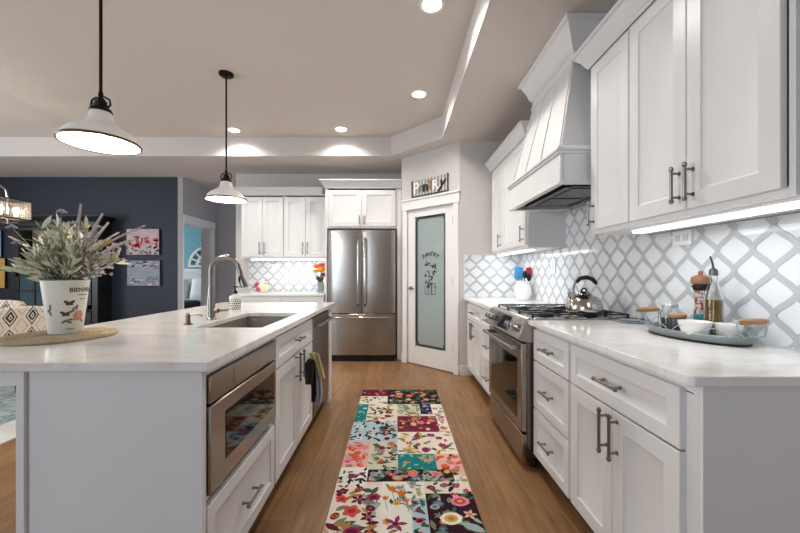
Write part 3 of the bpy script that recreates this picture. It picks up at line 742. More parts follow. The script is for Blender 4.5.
# ================================================================== BACK RUN
FB = 4.87
cabinet('base_cabinet', 'white base cabinet against the far wall left of the fridge, left half', 'B', FB, -2.18, -1.58, 0, .884, YB-FB-.003,
        [('drawer', -2.17, -1.585, .70, .862, ('h', -1.88, .785)), ('door', -2.17, -1.88, .112, .69), ('door', -1.876, -1.585, .112, .69)], 'white base cabinets on the far wall')
cabinet('base_cabinet', 'white base cabinet against the far wall beside the fridge, right half', 'B', FB, -1.58, -.985, 0, .884, YB-FB-.003,
        [('drawer', -1.575, -.99, .70, .862, ('h', -1.28, .785)), ('door', -1.575, -1.285, .112, .69), ('door', -1.281, -.99, .112, .69)], 'white base cabinets on the far wall')
ct = MB(); slab(ct, [(-2.20, 4.835), (-.985, 4.835), (-.985, YB-.001), (-2.20, YB-.001)], .885, .915)
tag(ct.build('countertop', M_count, bevel=.004), 'white countertop on the far wall holding orange flowers', 'countertop')
FBU = 5.17
for (x0, x1, lb) in ((-2.25, -1.63, 'white two door wall cabinet on the far wall, farther from the fridge'), (-1.63, -.99, 'white two door wall cabinet on the far wall, next to the fridge')):
    xm = (x0+x1)/2
    cabinet('wall_cabinet', lb, 'B', FBU, x0, x1, ZU0, 2.36, YB-FBU-.002,
            [('door', x0+.008, xm-.002, 1.44, 2.31, ('v', xm-.035, 1.56)), ('door', xm+.002, x1-.008, 1.44, 2.31, ('v', xm+.035, 1.56))], 'white wall cabinets on the far wall', toe=False)
crown('crown molding over the far wall cabinets', [(-2.252, YB-.003), (-2.252, FBU-.022), (-1.06, FBU-.022)], 2.335, 0)
# fridge
fr = thing('refrigerator', 'stainless french door refrigerator with bottom freezer drawer', 'refrigerator', (-.455, 5.1, 0))
FX0, FX1, FY = -.915, .0, 4.80
b = MB(); b.box(FX0+.005, FX1-.005, FY+.075, 5.45, .06, 1.77); b.build('body', mat('fridge_grey', '5b5c5e', .45, .4), fr)
def fdoor(name, x0, x1, z0, z1):
    mb = MB(); N_ = 12; poly_ = []
    for i in range(N_+1):
        t = i/N_; poly_.append((x0+(x1-x0)*t, FY+.018*(2*t-1)**2*.7+(.008 if i in (0, N_) else 0)))
    poly_ += [(x1, FY+.07), (x0, FY+.07)]
    mb.prism(poly_, lambda a, c_, d: (a, c_, d), z0, z1)
    return mb.build(name, M_steel, fr, bevel=.004)
fm = (FX0+FX1)/2
d1 = fdoor('door', FX0, fm-.003, .655, 1.785); d2 = fdoor('door', fm+.003, FX1, .655, 1.785); d3 = fdoor('freezer_drawer', FX0, FX1, .085, .645)
for dd, x in ((d1, fm-.045), (d2, fm+.045)):
    b = MB(); b.tube([(x, FY-.005, .76), (x, FY-.05, .79), (x, FY-.055, .85), (x, FY-.058, 1.2), (x, FY-.055, 1.58), (x, FY-.05, 1.64), (x, FY-.005, 1.67)], .014, 12); b.build('handle', M_chrome, dd)
b = MB(); b.tube([(FX0+.07, FY, .60), (FX0+.09, FY-.045, .60), (fm, FY-.06, .60), (FX1-.09, FY-.045, .60), (FX1-.07, FY, .60)], .014, 12); b.build('handle', M_chrome, d3)
b = MB(); b.box(FX0+.01, FX1-.01, FY+.02, FY+.09, .0, .08); b.build('base_grille', M_black, fr)
for xa in (FX0+.03, FX1-.10): MB().box(xa, xa+.07, FY+.03, FY+.15, 1.786, 1.80).build('hinge_cover', M_black, fr)
sp_ = MB(); sp_.box(-.975, -.945, 4.90, YB, 0, 2.40); tag(sp_.build('side_panel', M_cab, bevel=.002), 'tall white side panel along the left of the fridge', 'panel')
sp_ = MB(); sp_.box(.0205, .083, 4.90, YB, 0, 2.37); tag(sp_.build('side_panel', M_cab, bevel=.002), 'tall white filler panel between fridge and pantry wall', 'panel')
cabinet('wall_cabinet', 'white two door cabinet above the refrigerator', 'B', 4.90, -.945, .02, 1.82, 2.40, YB-4.90-.002,
        [('door', -.925, -.466, 1.845, 2.345, ('v', -.495, 1.93, .11)), ('door', -.462, .0, 1.845, 2.345, ('v', -.433, 1.93, .11))], None, toe=False)
crown('crown molding over the cabinet above the fridge', [(-.977, YB-.003), (-.977, 4.878), (.08, 4.878)], 2.375, 0)

# ================================================================== SMALL FIXTURES
def plate(label, c, u, v, n, w, h, rockers):
    r = thing('outlet_plate', label, 'outlet', c)
    c, u, v, n = map(Vector, (c, u, v, n)); b = MB(); b.obox(c+n*.004, u*w/2, v*h/2, n*.004); pl = b.build('plate', M_plate, r, bevel=.002)
    b = MB()
    for s in rockers: b.obox(c+u*s+n*.009, u*.015, v*.028 if h > w else v*.016, n*.002)
    b.build('socket', mat('plate_insert', 'd2d1cf', .4), pl)
plate('white outlet plate just under the near right wall cabinet', (XW-.0112, 1.79, 1.375), (0, 1, 0), (0, 0, 1), (-1, 0, 0), .118, .075, (-.025, .025))
plate('white outlet plate on the tile beyond the hood', (XW-.0102, 3.25, 1.25), (0, 1, 0), (0, 0, 1), (-1, 0, 0), .075, .118, (0,))
plate('white outlet plate on the far wall tile above the figurine', (-1.86, YB-.0102, 1.30), (1, 0, 0), (0, 0, 1), (0, -1, 0), .118, .075, (-.025, .025))
plate('white light switch on the grey wall left of the far tile', (-2.405, YB, 1.17), (1, 0, 0), (0, 0, 1), (0, -1, 0), .075, .118, (0,))

# recessed lights
rl = thing('recessed_light', 'round recessed ceiling light nearest the camera', 'ceiling light', (.244, 2.37, CU), 'recessed lights in the tray ceiling')
b = MB(); b.lathe([(.062, -.004), (.07, -.009), (.088, -.006), (.09, 0)], (0, 0, 0), 28, False, False); b.build('trim_ring', M_trim, rl, local=True)
b = MB(); b.lathe([(.064, -.005), (.064, -.003)], (0, 0, 0), 28); b.build('lens', M_can, rl, local=True)
ld = bpy.data.lights.new('downlight', 'SPOT'); ld.energy = 66; ld.spot_size = 2.6; ld.spot_blend = .8; ld.shadow_soft_size = .06; ld.color = (1, .955, .9)
lo = bpy.data.objects.new('downlight', ld); COL.objects.link(lo); lo.location = (0, 0, -.012); lo.parent = rl
for (x, y, lb) in ((.236, 3.56, 'round recessed ceiling light in front of the pantry door'), (-.68, 4.42, 'round recessed ceiling light in front of the fridge'), (-2.03, 4.45, 'round recessed ceiling light behind the far pendant rod')):
    c_ = copy_tree(rl); c_.location = (x, y, CU); c_['label'] = lb

# pendants
M_shade = mat('white_enamel_shade', 'f8f4ec', .3, noise=.02)
M_shin = mat('shade_inside', 'f7f3ec', .6)
pd = thing('pendant_lamp', 'white dome pendant lamp nearest the camera, above the flower bucket', 'pendant lamp', (-1.515, 1.82, CU), 'pendant lamps above the island')
zr = 1.862-CU
b = MB(); b.lathe([(.001, -.03), (.045, -.028), (.062, -.015), (.065, 0)], (0, 0, 0), 28, True, False); b.build('canopy', M_bronze, pd, local=True)
b = MB(); b.tube([(0, 0, -.025), (0, 0, zr+.26)], .0075, 12); b.build('rod', M_bronze, pd, local=True)
b = MB(); b.lathe([(.009, .265), (.012, .25), (.011, .235), (.02, .23), (.02, .222), (.028, .215), (.026, .205), (.032, .198), (.03, .188), (.045, .178), (.05, .165), (.047, .16)], (0, 0, zr), 24)
b.tube([(-.038, 0, zr+.185), (-.05, 0, zr+.2), (-.045, 0, zr+.225), (-.02, 0, zr+.24)], .005, 8); b.tube([(.038, 0, zr+.185), (.05, 0, zr+.2), (.045, 0, zr+.225), (.02, 0, zr+.24)], .005, 8)
b.build('socket_holder', M_bronze, pd, local=True)
outer = [(.044, .165), (.048, .15), (.052, .128), (.062, .108), (.082, .09), (.105, .076), (.13, .06), (.15, .04), (.163, .018), (.171, .0)]
b = MB(); b.lathe(outer, (0, 0, zr), 48, True, False)
b.build('shade', M_shade, pd, local=True, sharp=80)
b = MB(); b.lathe([(r-.004, z-.002) for r, z in outer[:-1]]+[(.168, 0)], (0, 0, zr), 48, False, False); b.build('shade_lining', M_shin, pd, local=True, sharp=80)
b = MB(); b.lathe([(.1665, -.004), (.173, -.005), (.1755, .003), (.171, .009)], (0, 0, zr), 48, False, False); b.build('rim_band', mat('aged_brass_rim', '54432f', .4, .8), pd, local=True)
b = MB(); b.ball((0, 0, zr+.075), .028, 1, 1, 1.2); b.build('bulb', M_bulb, pd, local=True)
pl_ = point('pendant_glow', (0, 0, zr+.02), 16, .05, (1, .93, .84), pd)
c_ = copy_tree(pd); c_.location = (-1.53, 3.2, CU); c_['label'] = 'white dome pendant lamp farther away, in front of the doorway'

# pantry sign
sg = thing('pantry_sign', 'small striped wood sign of mixed letters above the pantry door', 'sign', PW(.39, 0, 2.3))
s0 = .165; s1 = s0+.565
b = MB(); n_ = 22
for k in range(n_):
    b.m = k % 2; a0 = s0+(s1-s0)*k/n_; pbox(b, a0, s0+(s1-s0)*(k+1)/n_, .002, .014-.001*(k % 2), 2.2, 2.4)
b.build('board', [mat('pale_wash_wood', 'd0ccc7', .8, noise=.2), mat('grey_groove', '8f8b86', .8, noise=.2)], sg)
b = MB(); pbox(b, s0-.006, s0, 0, .024, 2.19, 2.405); pbox(b, s1, s1+.006, 0, .024, 2.19, 2.405); pbox(b, s0-.006, s1+.006, 0, .024, 2.188, 2.2)
b.build('edge_frame', mat('dark_sign_edge', '45403b', .7), sg)
LW = mat('sign_white', 'efece6', .6); LB = mat('sign_black', '141312', .6); LT = mat('sign_tan', 'a58a68', .7, noise=.2); LG = mat('sign_grey', '8d8a86', .7)
for ch, off, size, m_, bd, shr, dz in (('P', .075, .19, LW, .005, 0, -.002), ('A', .15, .12, LG, .001, 0, -.02), ('n', .228, .19, LB, .004, 0, .0), ('T', .305, .18, LT, .002, 0, .005), ('R', .385, .165, LW, .004, 0, -.005), ('y', .478, .19, LB, .003, .35, .012)):
    vs, fs = text_mesh(ch, size, shr, .005, bd)
    b = MB(); b.add([PW(s1-off-x, .022+z, 2.295+dz+y) for x, y, z in vs], fs); lo_ = b.build('letter', m_, sg); lo_['label'] = {'P': 'white letter', 'A': 'thin grey letter', 'n': 'black letter', 'T': 'tan letter', 'R': 'white letter', 'y': 'black script letter'}[ch]
#@@PART2
# ================================================================== RUG
RX0, RX1, RY0, RY1 = -.333, .415, 1.2, 3.62
RPAL = {}
RCOL = ['e9dfcb', '2b2426', '7c2b3a', 'b9cdd6', '1d8a8c', 'eab8a4', 'd9d2bd', '3a1d28', '2a2b4c', 'f2e6da',          # 0-9 grounds
        'd9702c', 'c8434e', 'e28aa0', '4d5a48', '7f8a72', '6b2238', 'e7b04a', 'f3efe2', '2f6f6c', '8d7aa8', '332a28', 'b58a4a', '9a3a5e', 'a5b8b4', 'e0593f']
rm = [mat('rug_dye_%s' % c, c, .95, noise=.18, nscale=60, spec=.1) for c in RCOL]
rug = MB()
rug.m = 0; rug.box(RX0, RX1, RY0, RY1, 0, .006)
rr = random.Random(21)
class Patch:
    def __init__(s, x0, x1, y0, y1): s.b = (x0, x1, y0, y1)
    def ok(s, x, y): return s.b[0]+.004 < x < s.b[1]-.004 and s.b[2]+.004 < y < s.b[3]-.004
ZC = [.0066]
def shape(p, pts, m):
    pts = [(min(max(x, p.b[0]+.002), p.b[1]-.002), min(max(y, p.b[2]+.002), p.b[3]-.002)) for x, y in pts]
    ZC[0] += 1.2e-6; rug.m = m; rug.poly([(x, y, ZC[0]) for x, y in pts])
def blob(p, x, y, rx, ry, q, m, n=12, lob=0, la=.2):
    c, s_ = math.cos(q), math.sin(q); pts = []
    for i in range(n):
        a = 2*PI*i/n; k = 1+la*math.cos(lob*a) if lob else 1
        u, v = rx*k*math.cos(a), ry*k*math.sin(a); pts.append((x+u*c-v*s_, y+u*s_+v*c))
    shape(p, pts, m)
def leaf(p, x, y, l, w, q, m):
    c, s_ = math.cos(q), math.sin(q)
    shape(p, [(x+u*c-v*s_, y+u*s_+v*c) for u, v in ((-l, 0), (-l*.4, w*.8), (l*.1, w), (l*.6, w*.55), (l, 0), (l*.6, -w*.55), (l*.1, -w), (-l*.4, -w*.8))], m)
def flower(p, x, y, r, m1, m2, m3=None):
    k = rr.random()
    if k < .45: blob(p, x, y, r, r*rr.uniform(.75, 1), rr.uniform(0, PI), m1, 20, rr.choice((5, 6)), .18); blob(p, x, y, r*.45, r*.4, 0, m2)
    elif k < .8: blob(p, x, y, r, r*.8, rr.uniform(0, PI), m1); blob(p, x, y, r*.65, r*.5, 0, m3 or m2); blob(p, x, y, r*.3, r*.25, 0, m2)
    else:
        for i in range(5): leaf(p, x+r*.6*math.cos(i*1.257), y+r*.6*math.sin(i*1.257), r*.55, r*.28, i*1.257, m1)
        blob(p, x, y, r*.25, r*.25, 0, m2)
def sprig(p, x, y, L, q, m, ml):
    c, s_ = math.cos(q), math.sin(q)
    leaf(p, x+c*L/2, y+s_*L/2, L/2, .0022, q, m)
    for t in (.25, .45, .65, .85, 1):
        for sg in (-1, 1):
            a = q+sg*.8; leaf(p, x+c*L*t+math.cos(a)*L*.14, y+s_*L*t+math.sin(a)*L*.14, L*.16, L*.055, a, ml)
def patch(x0, x1, y0, y1, g, fl, lv, nf, nl, r0, r1, ns=0):
    p = Patch(x0, x1, y0, y1); ZC[0] = max(ZC[0], .0066)
    rug.m = g; rug.poly([(x0, y0, ZC[0]-.0003+rr.random()*1e-5), (x1, y0, ZC[0]-.0003), (x1, y1, ZC[0]-.0003), (x0, y1, ZC[0]-.0003)])
    w, h = x1-x0, y1-y0
    for i in range(ns): sprig(p, rr.uniform(x0+.02, x1-.02), rr.uniform(y0, y1-.04), rr.uniform(.06, .12), rr.uniform(.6, 2.5), rr.choice(lv), rr.choice(lv))
    for i in range(nl): leaf(p, rr.uniform(x0+.012, x1-.012), rr.uniform(y0+.012, y1-.012), rr.uniform(.5, 1.)*r1+.008, rr.uniform(.24, .4)*r1+.002, rr.uniform(0, PI), rr.choice(lv))
    done = []
    for i in range(nf*6):
        if len(done) >= nf: break
        r = rr.uniform(r0, r1)*1.15
        if w < 2.2*r or h < 2.2*r: continue
        x, y = rr.uniform(x0+r, x1-r), rr.uniform(y0+r, y1-r)
        if any(math.hypot(x-a, y-b) < (r+c)*.95 for a, b, c in done): continue
        done.append((x, y, r)); f = rr.sample(fl, 3) if len(fl) > 2 else fl*3; flower(p, x, y, r, f[0], f[1], f[2])
    return p
W0, W1 = RX0, RX1
patch(W0, -.075, 3.43, RY1, 15, [11, 12, 24, 10], [13, 20, 2], 6, 12, .012, .024)
patch(-.075, W1, 3.22, RY1, 1, [10, 16, 24, 5, 12], [13, 18, 14, 13], 15, 70, .016, .034)
patch(W0, -.075, 3.22, 3.43, 0, [15, 10, 21], [14, 13, 15], 4, 14, .012, .022)
patch(W0, -.242, 2.83, 3.22, 4, [18, 23, 17], [18, 23], 5, 16, .008, .018)
patch(-.242, .015, 2.66, 3.22, 0, [15, 10, 24, 15], [14, 15, 21, 20], 9, 30, .016, .036, 3)
patch(.015, .215, 2.93, 3.22, 6, [15, 21, 14], [14, 13, 14], 4, 30, .012, .025, 4)
patch(.215, .315, 2.99, 3.22, 8, [19, 17, 12], [19, 18], 4, 8, .01, .02)
patch(.315, W1, 2.62, 3.22, 9, [10, 4, 12, 5], [14, 23, 5], 8, 14, .016, .032)
patch(.015, .335, 2.655, 2.95, 2, [16, 10, 17, 12, 24], [15, 21, 22, 13], 12, 34, .012, .034)
patch(W0, .015, 2.50, 2.83, 3, [11, 20, 15, 17], [20, 20, 13, 8], 8, 46, .012, .026, 2)
patch(.015, W1, 2.33, 2.655, 9, [22, 16, 22, 15], [21, 14, 16, 13], 9, 34, .016, .034, 3)
patch(W0, -.175, 2.17, 2.50, 5, [12, 24, 10], [12, 12, 24, 14], 6, 24, .016, .034, 2)
patch(-.175, .015, 2.08, 2.50, 6, [12, 15, 10], [14, 13, 14, 20], 5, 36, .014, .026, 5)
patch(.015, .255, 2.14, 2.33, 4, [16, 18, 22], [18, 23, 16], 6, 20, .008, .016, 2)
patch(.255, W1, 2.08, 2.33, 5, [10, 24, 12], [24, 14, 15], 4, 12, .016, .034)
patch(W0, -.165, 1.96, 2.17, 17, [22, 15], [20, 13, 20], 3, 26, .012, .02)
patch(-.165, .34, 2.02, 2.145, 1, [10, 16, 19, 24, 12, 23], [13, 18, 14, 23], 20, 50, .014, .032)
patch(.34, W1, 1.93, 2.08, 0, [14, 16], [14, 23], 1, 8, .012, .02, 1)
bigp = patch(W0, -.075, RY0, 1.985, 9, [15, 10, 24, 15, 22], [14, 13, 23, 15, 21], 19, 50, .02, .046, 10)
patch(-.075, .16, 1.74, 2.02, 17, [10, 16, 14], [14, 13, 14], 2, 14, .014, .022, 6)
pp = Patch(-.075, .16, 1.74, 2.02)
for (x, y, r) in ((-.02, 1.95, .032), (.03, 1.91, .03), (-.055, 1.87, .022), (.055, 1.85, .022)):
    leaf(pp, x+.008, y-.06, .06, .002, 1.75, 14); shape(pp, [(x-r, y+r*.8), (x-r*.3, y+r*.5), (x, y+r), (x+r*.4, y+r*.5), (x+r, y+r*.7), (x+r*.5, y-r*.6), (x-r*.4, y-r*.6)], 10)
patch(.16, W1, 1.87, 1.93+.09, 0, [22, 15, 10, 19], [20, 14, 13], 5, 14, .014, .028)
p9 = patch(-.075, .08, 1.45, 1.74, 17, [16, 10], [21, 13, 14], 3, 10, .014, .022)
for q in (0, 1.3, 2.6, 3.9, 5.2): leaf(p9, .0+.03*math.cos(q), 1.68+.03*math.sin(q), .03, .012, q, 22)
blob(p9, .0, 1.68, .014, .014, 0, 15)
patch(.08, .16, 1.35, 1.87, 3, [11, 15, 20], [20, 13, 18], 8, 22, .01, .024, 2)
p8 = patch(.16, W1, 1.40, 1.91, 7, [14, 18, 19, 10, 5], [18, 13, 14, 23], 17, 26, .014, .030)
for (x, y, r, a, b_, c_) in ((.335, 1.845, .05, 12, 11, 16), (.27, 1.715, .055, 17, 16, 21), (.21, 1.60, .04, 14, 13, 23), (.37, 1.585, .045, 18, 23, 17), (.2, 1.80, .025, 23, 14, 18)):
    blob(p8, x, y, r, r*.8, .2, a, 16, 7, .05); blob(p8, x, y, r*.62, r*.48, .1, b_, 14); blob(p8, x, y, r*.3, r*.22, 0, c_)
leaf(p8, .365, 1.655, .07, .024, -.5, 23)
patch(-.075, .08, RY0, 1.45, 0, [10, 15], [14, 13], 4, 16, .02, .036, 3)
patch(.08, W1, RY0, 1.40, 9, [22, 15, 16], [14, 13, 21], 6, 20, .02, .036, 4)
tag(rug.build('runner_rug', rm, recalc=False), 'colourful patchwork floral runner rug between island and range', 'rug')
dr = MB(); dr.m = 1; dr.box(-6.0, -2.76, 1.4, 4.6, 0, .006); dr.m = 0; dr.box(-5.7, -3.1, 1.7, 4.35, .006, .0066)
M_drug = mk_paint('faded_dining_rug', [(.3, '8ea2a4'), (.45, 'b9c2bf'), (.55, '6f8a92'), (.7, 'c9c8c0')], 5, 2)
tag(dr.build('dining_rug', [M_drug, mat('rug_border_ivory', 'd8d6d0', .95, noise=.06)]), 'faded blue grey dining rug with ivory border, seen under the island overhang', 'rug')

# ================================================================== DINING SIDE
def ikat():
    m = mat('ikat_upholstery', 'ddd3c4', .9)
    N, L, b = nodes(m)
    tc = N.new('ShaderNodeTexCoord'); sep = N.new('ShaderNodeSeparateXYZ'); L.new(tc.outputs['Object'], sep.inputs[0])
    def math_(op, a, b_=None):
        n = N.new('ShaderNodeMath'); n.operation = op
        for i, x in enumerate((a, b_)):
            if x is None: continue
            if isinstance(x, (int, float)): n.inputs[i].default_value = x
            else: L.new(x, n.inputs[i])
        return n.outputs[0]
    nz = N.new('ShaderNodeTexNoise'); nz.inputs['Scale'].default_value = 30; L.new(tc.outputs['Object'], nz.inputs['Vector'])
    def cell(s_, ph): # distance to cell centre along one axis
        t = math_('FRACT', math_('ADD', math_('MULTIPLY', s_, 1/.17), ph)); return math_('ABSOLUTE', math_('SUBTRACT', t, .5))
    dd = math_('ADD', math_('MULTIPLY', cell(sep.outputs[1], .0), 1.25), math_('MULTIPLY', cell(sep.outputs[2], .55), .9))
    dd = math_('ADD', dd, math_('MULTIPLY', math_('SUBTRACT', nz.outputs['Fac'], .5), .14))
    r = ramp(N, [(.0, '262a38'), (.07, 'ddd3c4'), (.13, '2b2f3d'), (.26, 'd9cfc0'), (.34, '343746'), (.42, 'ddd3c4'), (.62, 'ddd3c4'), (.68, '8b8078'), (.72, 'ddd3c4')], 'CONSTANT')
    L.new(dd, r.inputs[0]); L.new(r.outputs[0], b.inputs['Base Color'])
    return m
M_ikat = ikat(); M_dark = mat('dark_walnut', '3a241a', .4, noise=.3, stretch=(6, 6, 1))
ch = thing('dining_chair', 'cream and navy patterned dining chair just left of the flower bucket', 'chair', (-3.3, 2.86, .0072), 'patterned dining chairs')
b = MB(); b.box(-.24, .22, -.24, .24, .40, .49); b.build('seat', M_ikat, ch, bevel=.03, local=True, seg=3)
b = MB(); poly_ = [(-.24, .42), (.24, .42), (.245, .86), (.20, .905), (.08, .92), (-.08, .92), (-.20, .905), (-.245, .86)]
b.prism(poly_, lambda a, z, d: (d+.09*max(0, z-.45), a, z), .18, .245); b.build('backrest', M_ikat, ch, bevel=.015, local=True, seg=2)
for sx in (-.2, .2):
    for sy in (-.2, .2):
        b = MB(); b.hexa([(sx*1.12-.014, sy*1.0-.014, 0), (sx*1.12+.014, sy-.014, 0), (sx*1.12+.014, sy+.014, 0), (sx*1.12-.014, sy+.014, 0)],
                         [(sx-.022, sy-.022, .41), (sx+.022, sy-.022, .41), (sx+.022, sy+.022, .41), (sx-.022, sy+.022, .41)]); b.build('leg', M_dark, ch, local=True)
c2 = copy_tree(ch); c2.location = (-3.98, 3.32, .0072); c2.rotation_euler = (0, 0, PI/2); c2['label'] = 'patterned dining chair at the far left edge, behind the nearer chair'

# chandelier
M_cbulb = mat('chandelier_bulb', (1, 1, 1), .5, emit=(1, .9, .75), es=30)
cl = thing('chandelier', 'rectangular sheer shade chandelier with glowing bulbs at the left edge', 'chandelier', (-4.01, 3.35, CL))
M_sheer = mat('sheer_organza', 'c4b8aa', .8, trans=0, alpha=.2, noise=.1, nscale=200)
kx0, kx1, ky0, ky1 = -4.12, -3.92, 2.75, 3.81
b = MB()
for (a0, a1, c0, c1) in ((kx0, kx1, ky0, ky0+.004), (kx0, kx1, ky1-.004, ky1), (kx0, kx0+.004, ky0, ky1), (kx1-.004, kx1, ky0, ky1)): b.box(a0, a1, c0, c1, 1.765, 1.955)
b.build('shade', M_sheer, cl)
b = MB()
for z in (1.757, 1.953):
    for (a0, a1, c0, c1) in ((kx0, kx1, ky0-.004, ky0+.008), (kx0, kx1, ky1-.008, ky1+.004), (kx0-.004, kx0+.008, ky0, ky1), (kx1-.008, kx1+.004, ky0, ky1)): b.box(a0, a1, c0, c1, z, z+.012)
b.build('shade_frame', M_bronze, cl)
b = MB(); b.box(kx0+.03, kx1-.03, ky0+.1, ky1-.1, 1.72, 1.728)
b.build('lower_diffuser', M_sheer, cl)
b = MB()
for y in (ky0+.15, ky1-.15):
    b.tube([(-4.01, y, 1.71), (-4.01, y, 1.98)], .008, 8)
    sgn = 1 if y > 3.3 else -1
    b.tube([(-4.01, y, 1.97), (-4.01, y-sgn*.02, 2.06), (-4.01, y-sgn*.12, 2.12), (-4.01, 3.3, 2.15)], .01, 8)
b.tube([(-4.01, 3.3, 2.15), (-4.01, 3.3, CL)], .01, 8); b.tube([(-4.01, ky0+.12, 1.80), (-4.01, ky1-.12, 1.80)], .012, 8); b.cyl((-4.01, 3.3, CL-.03), (-4.01, 3.3, CL), .07)
b.build('metal_frame', M_nickel, cl)
for k in range(6):
    y = 3.74-k*.15; b = MB(); b.cyl((-4.01, y, 1.80), (-4.01, y, 1.83), .014, n=10); b.ball((-4.01, y, 1.86), .026, 1, 1, 1.25); b.build('bulb', M_cbulb, cl)
point('chandelier_glow', (0, 0, 1.87-CL), 5, .06, (1, .86, .7), cl)

# hutch on the navy wall
hu = thing('china_hutch', 'black china hutch with glass doors against the navy wall', 'cabinet', (-5.23, 5.55, 0))
HX0, HX1, HY0, HY1 = -5.9, -4.56, 5.42, 5.685
M_hutch = mat('black_painted_wood', '17181b', .4, noise=.15)
b = MB(); b.box(HX0, HX0+.09, HY0, HY1, 0, 2.0); b.box(HX1-.09, HX1, HY0, HY1, 0, 2.0); b.box(HX0, HX1, HY1-.012, HY1, 0, 2.0)
for z in (.0, .62, 1.20, 1.33, 1.6, 1.92): b.box(HX0+.09, HX1-.09, HY0+.02, HY1-.012, z, z+(.09 if z in (1.92, 1.20) else .02))
b.build('carcass', M_hutch, hu, bevel=.003)
mb = crown_run('', [(HX0, HY1-.002), (HX0, HY0), (HX1, HY0), (HX1, HY1-.002)], 1.98); mb.build('crown', M_hutch, hu, sharp=25)
b = MB(); b.box(HX0+.09, HX1-.09, HY1-.02, HY1-.0125, 1.30, 1.92); b.build('back_panel', mat('hutch_back_cream', 'b99f86', .7), hu)
M_pane = mat('blue_grey_pane', '52707c', .06, spec=.8, trans=.35, noise=.3, nscale=6)
for k in range(2):
    xa = HX0+.095+k*.578; xb = xa+.572; d = MB()
    for (a0, a1, c0, c1) in ((xa, xa+.05, .66, 1.20), (xb-.05, xb, .66, 1.20), (xa, xb, .66, .71), (xa, xb, 1.15, 1.20), ((xa+xb)/2-.012, (xa+xb)/2+.012, .66, 1.2), (xa, xb, .92, .94)):
        d.box(a0, a1, HY0-.012, HY0+.015, c0, c1)
    d_ = d.build('door', M_hutch, hu); g = MB(); g.box(xa+.04, xb-.04, HY0, HY0+.005, .70, 1.16); g.build('glass_pane', M_pane, d_)
    b = MB(); b.ball((xa+.03 if k else xb-.03, HY0-.025, .95), .012); b.build('knob', M_nickel, d_)
for k in range(2):
    xa = HX0+.095+k*.578; xb = xa+.572; d = MB()
    for (a0, a1, c0, c1) in ((xa, xa+.045, 1.32, 1.90), (xb-.045, xb, 1.32, 1.90), (xa, xb, 1.32, 1.365), (xa, xb, 1.855, 1.90)): d.box(a0, a1, HY0-.012, HY0+.015, c0, c1)
    d.build('upper_door', M_hutch, hu)
    d = MB(); d.box(xa, xb, HY0-.012, HY0+.015, .1, .6); d.build('lower_door', M_hutch, hu)
point('hutch_light', (0, -.02, 1.83), 2.2, .03, (1, .83, .62), hu)
for i, (x, z, cc, kind, lb) in enumerate(((-5.62, 1.35, 'c9c3bb', 'g', 'clear wine glass in the hutch, leftmost'), (-5.48, 1.35, 'c9c3bb', 'g', 'clear wine glass in the hutch, second from the left'),
        (-5.30, 1.35, '3f5f8a', 'b', 'blue bowl on the lower hutch shelf'), (-5.0, 1.35, 'b7784a', 'b', 'orange brown bowl on the lower hutch shelf'), (-5.55, 1.62, 'd8d2c6', 'p', 'cream plate standing on the upper hutch shelf, left'),
        (-5.05, 1.62, 'd8d2c6', 'p', 'cream plate standing on the upper hutch shelf, right'))):
    if kind == 'g':
        b = MB(); b.lathe([(.03, 0), (.03, .003), (.004, .008), (.004, .08), (.025, .095), (.034, .13), (.028, .17), (.026, .17), (.03, .13), (.02, .1)], (x, 5.55, z), 14); tag(b.build('wine_glass', mat('stemware', 'c8ccd0', .1, spec=.8, alpha=.6), sharp=60), lb, 'glass', 'dishes in the hutch')
    elif kind == 'b':
        b = MB(); b.lathe([(.03, 0), (.035, .005), (.07, .05), (.085, .08), (.08, .08), (.06, .04), (.001, .012)], (x, 5.55, z), 18, True, False); tag(b.build('bowl', mat('bowl_'+cc, cc, .3)), lb, 'bowl', 'dishes in the hutch')
    else:
        b = MB(); pr = [(.001, 0), (.08, .003), (.12, .016), (.12, .02), (.08, .008), (.001, .006)]
        for r_, q_ in [(0, 0)]: pass
        n_ = 22; vs = []; fs = []
        for r_, t_ in pr:
            for k in range(n_): vs.append((x+r_*math.cos(2*PI*k/n_), 5.635-t_*1.0, z+.122+r_*math.sin(2*PI*k/n_)))
        for a_ in range(len(pr)-1):
            for k in range(n_): fs.append((a_*n_+k, a_*n_+(k+1) % n_, (a_+1)*n_+(k+1) % n_, (a_+1)*n_+k))
        b.add(vs, fs); tag(b.build('plate', M_white), lb, 'plate', 'dishes in the hutch')

# paintings
def painting(label, x0, x1, z0, z1, m, strokes=()):
    r = thing('canvas_painting', label, 'painting', ((x0+x1)/2, 5.69, (z0+z1)/2))
    b = MB(); b.box(x0, x1, 5.655, 5.688, z0, z1); cv = b.build('canvas', mat('canvas_edge', '26282c', .8), r)
    b = MB(); b.add([(x0+.004, 5.6545, z0+.004), (x1-.004, 5.6545, z0+.004), (x1-.004, 5.6545, z1-.004), (x0+.004, 5.6545, z1-.004)], [(0, 1, 2, 3)])
    b.build('picture', m, r)
    ms = {}
    for (x, z, w, h, c) in strokes:
        k = ms.setdefault(c, MB()); n_ = 9; ph = x*50
        k.poly([(min(max(x+w*(1+.2*math.sin(3*i+ph))*math.cos(2*PI*i/n_), x0+.005), x1-.005), 5.6540-len(ms)*.0002, min(max(z+h*(1+.2*math.cos(2*i+ph))*math.sin(2*PI*i/n_), z0+.005), z1-.005)) for i in range(n_)])
    for c, k in ms.items(): k.build('brushwork', mat('paint_'+c, c, .6, noise=.3, nscale=40), r)['kind'] = 'stuff'
r5 = random.Random(5)
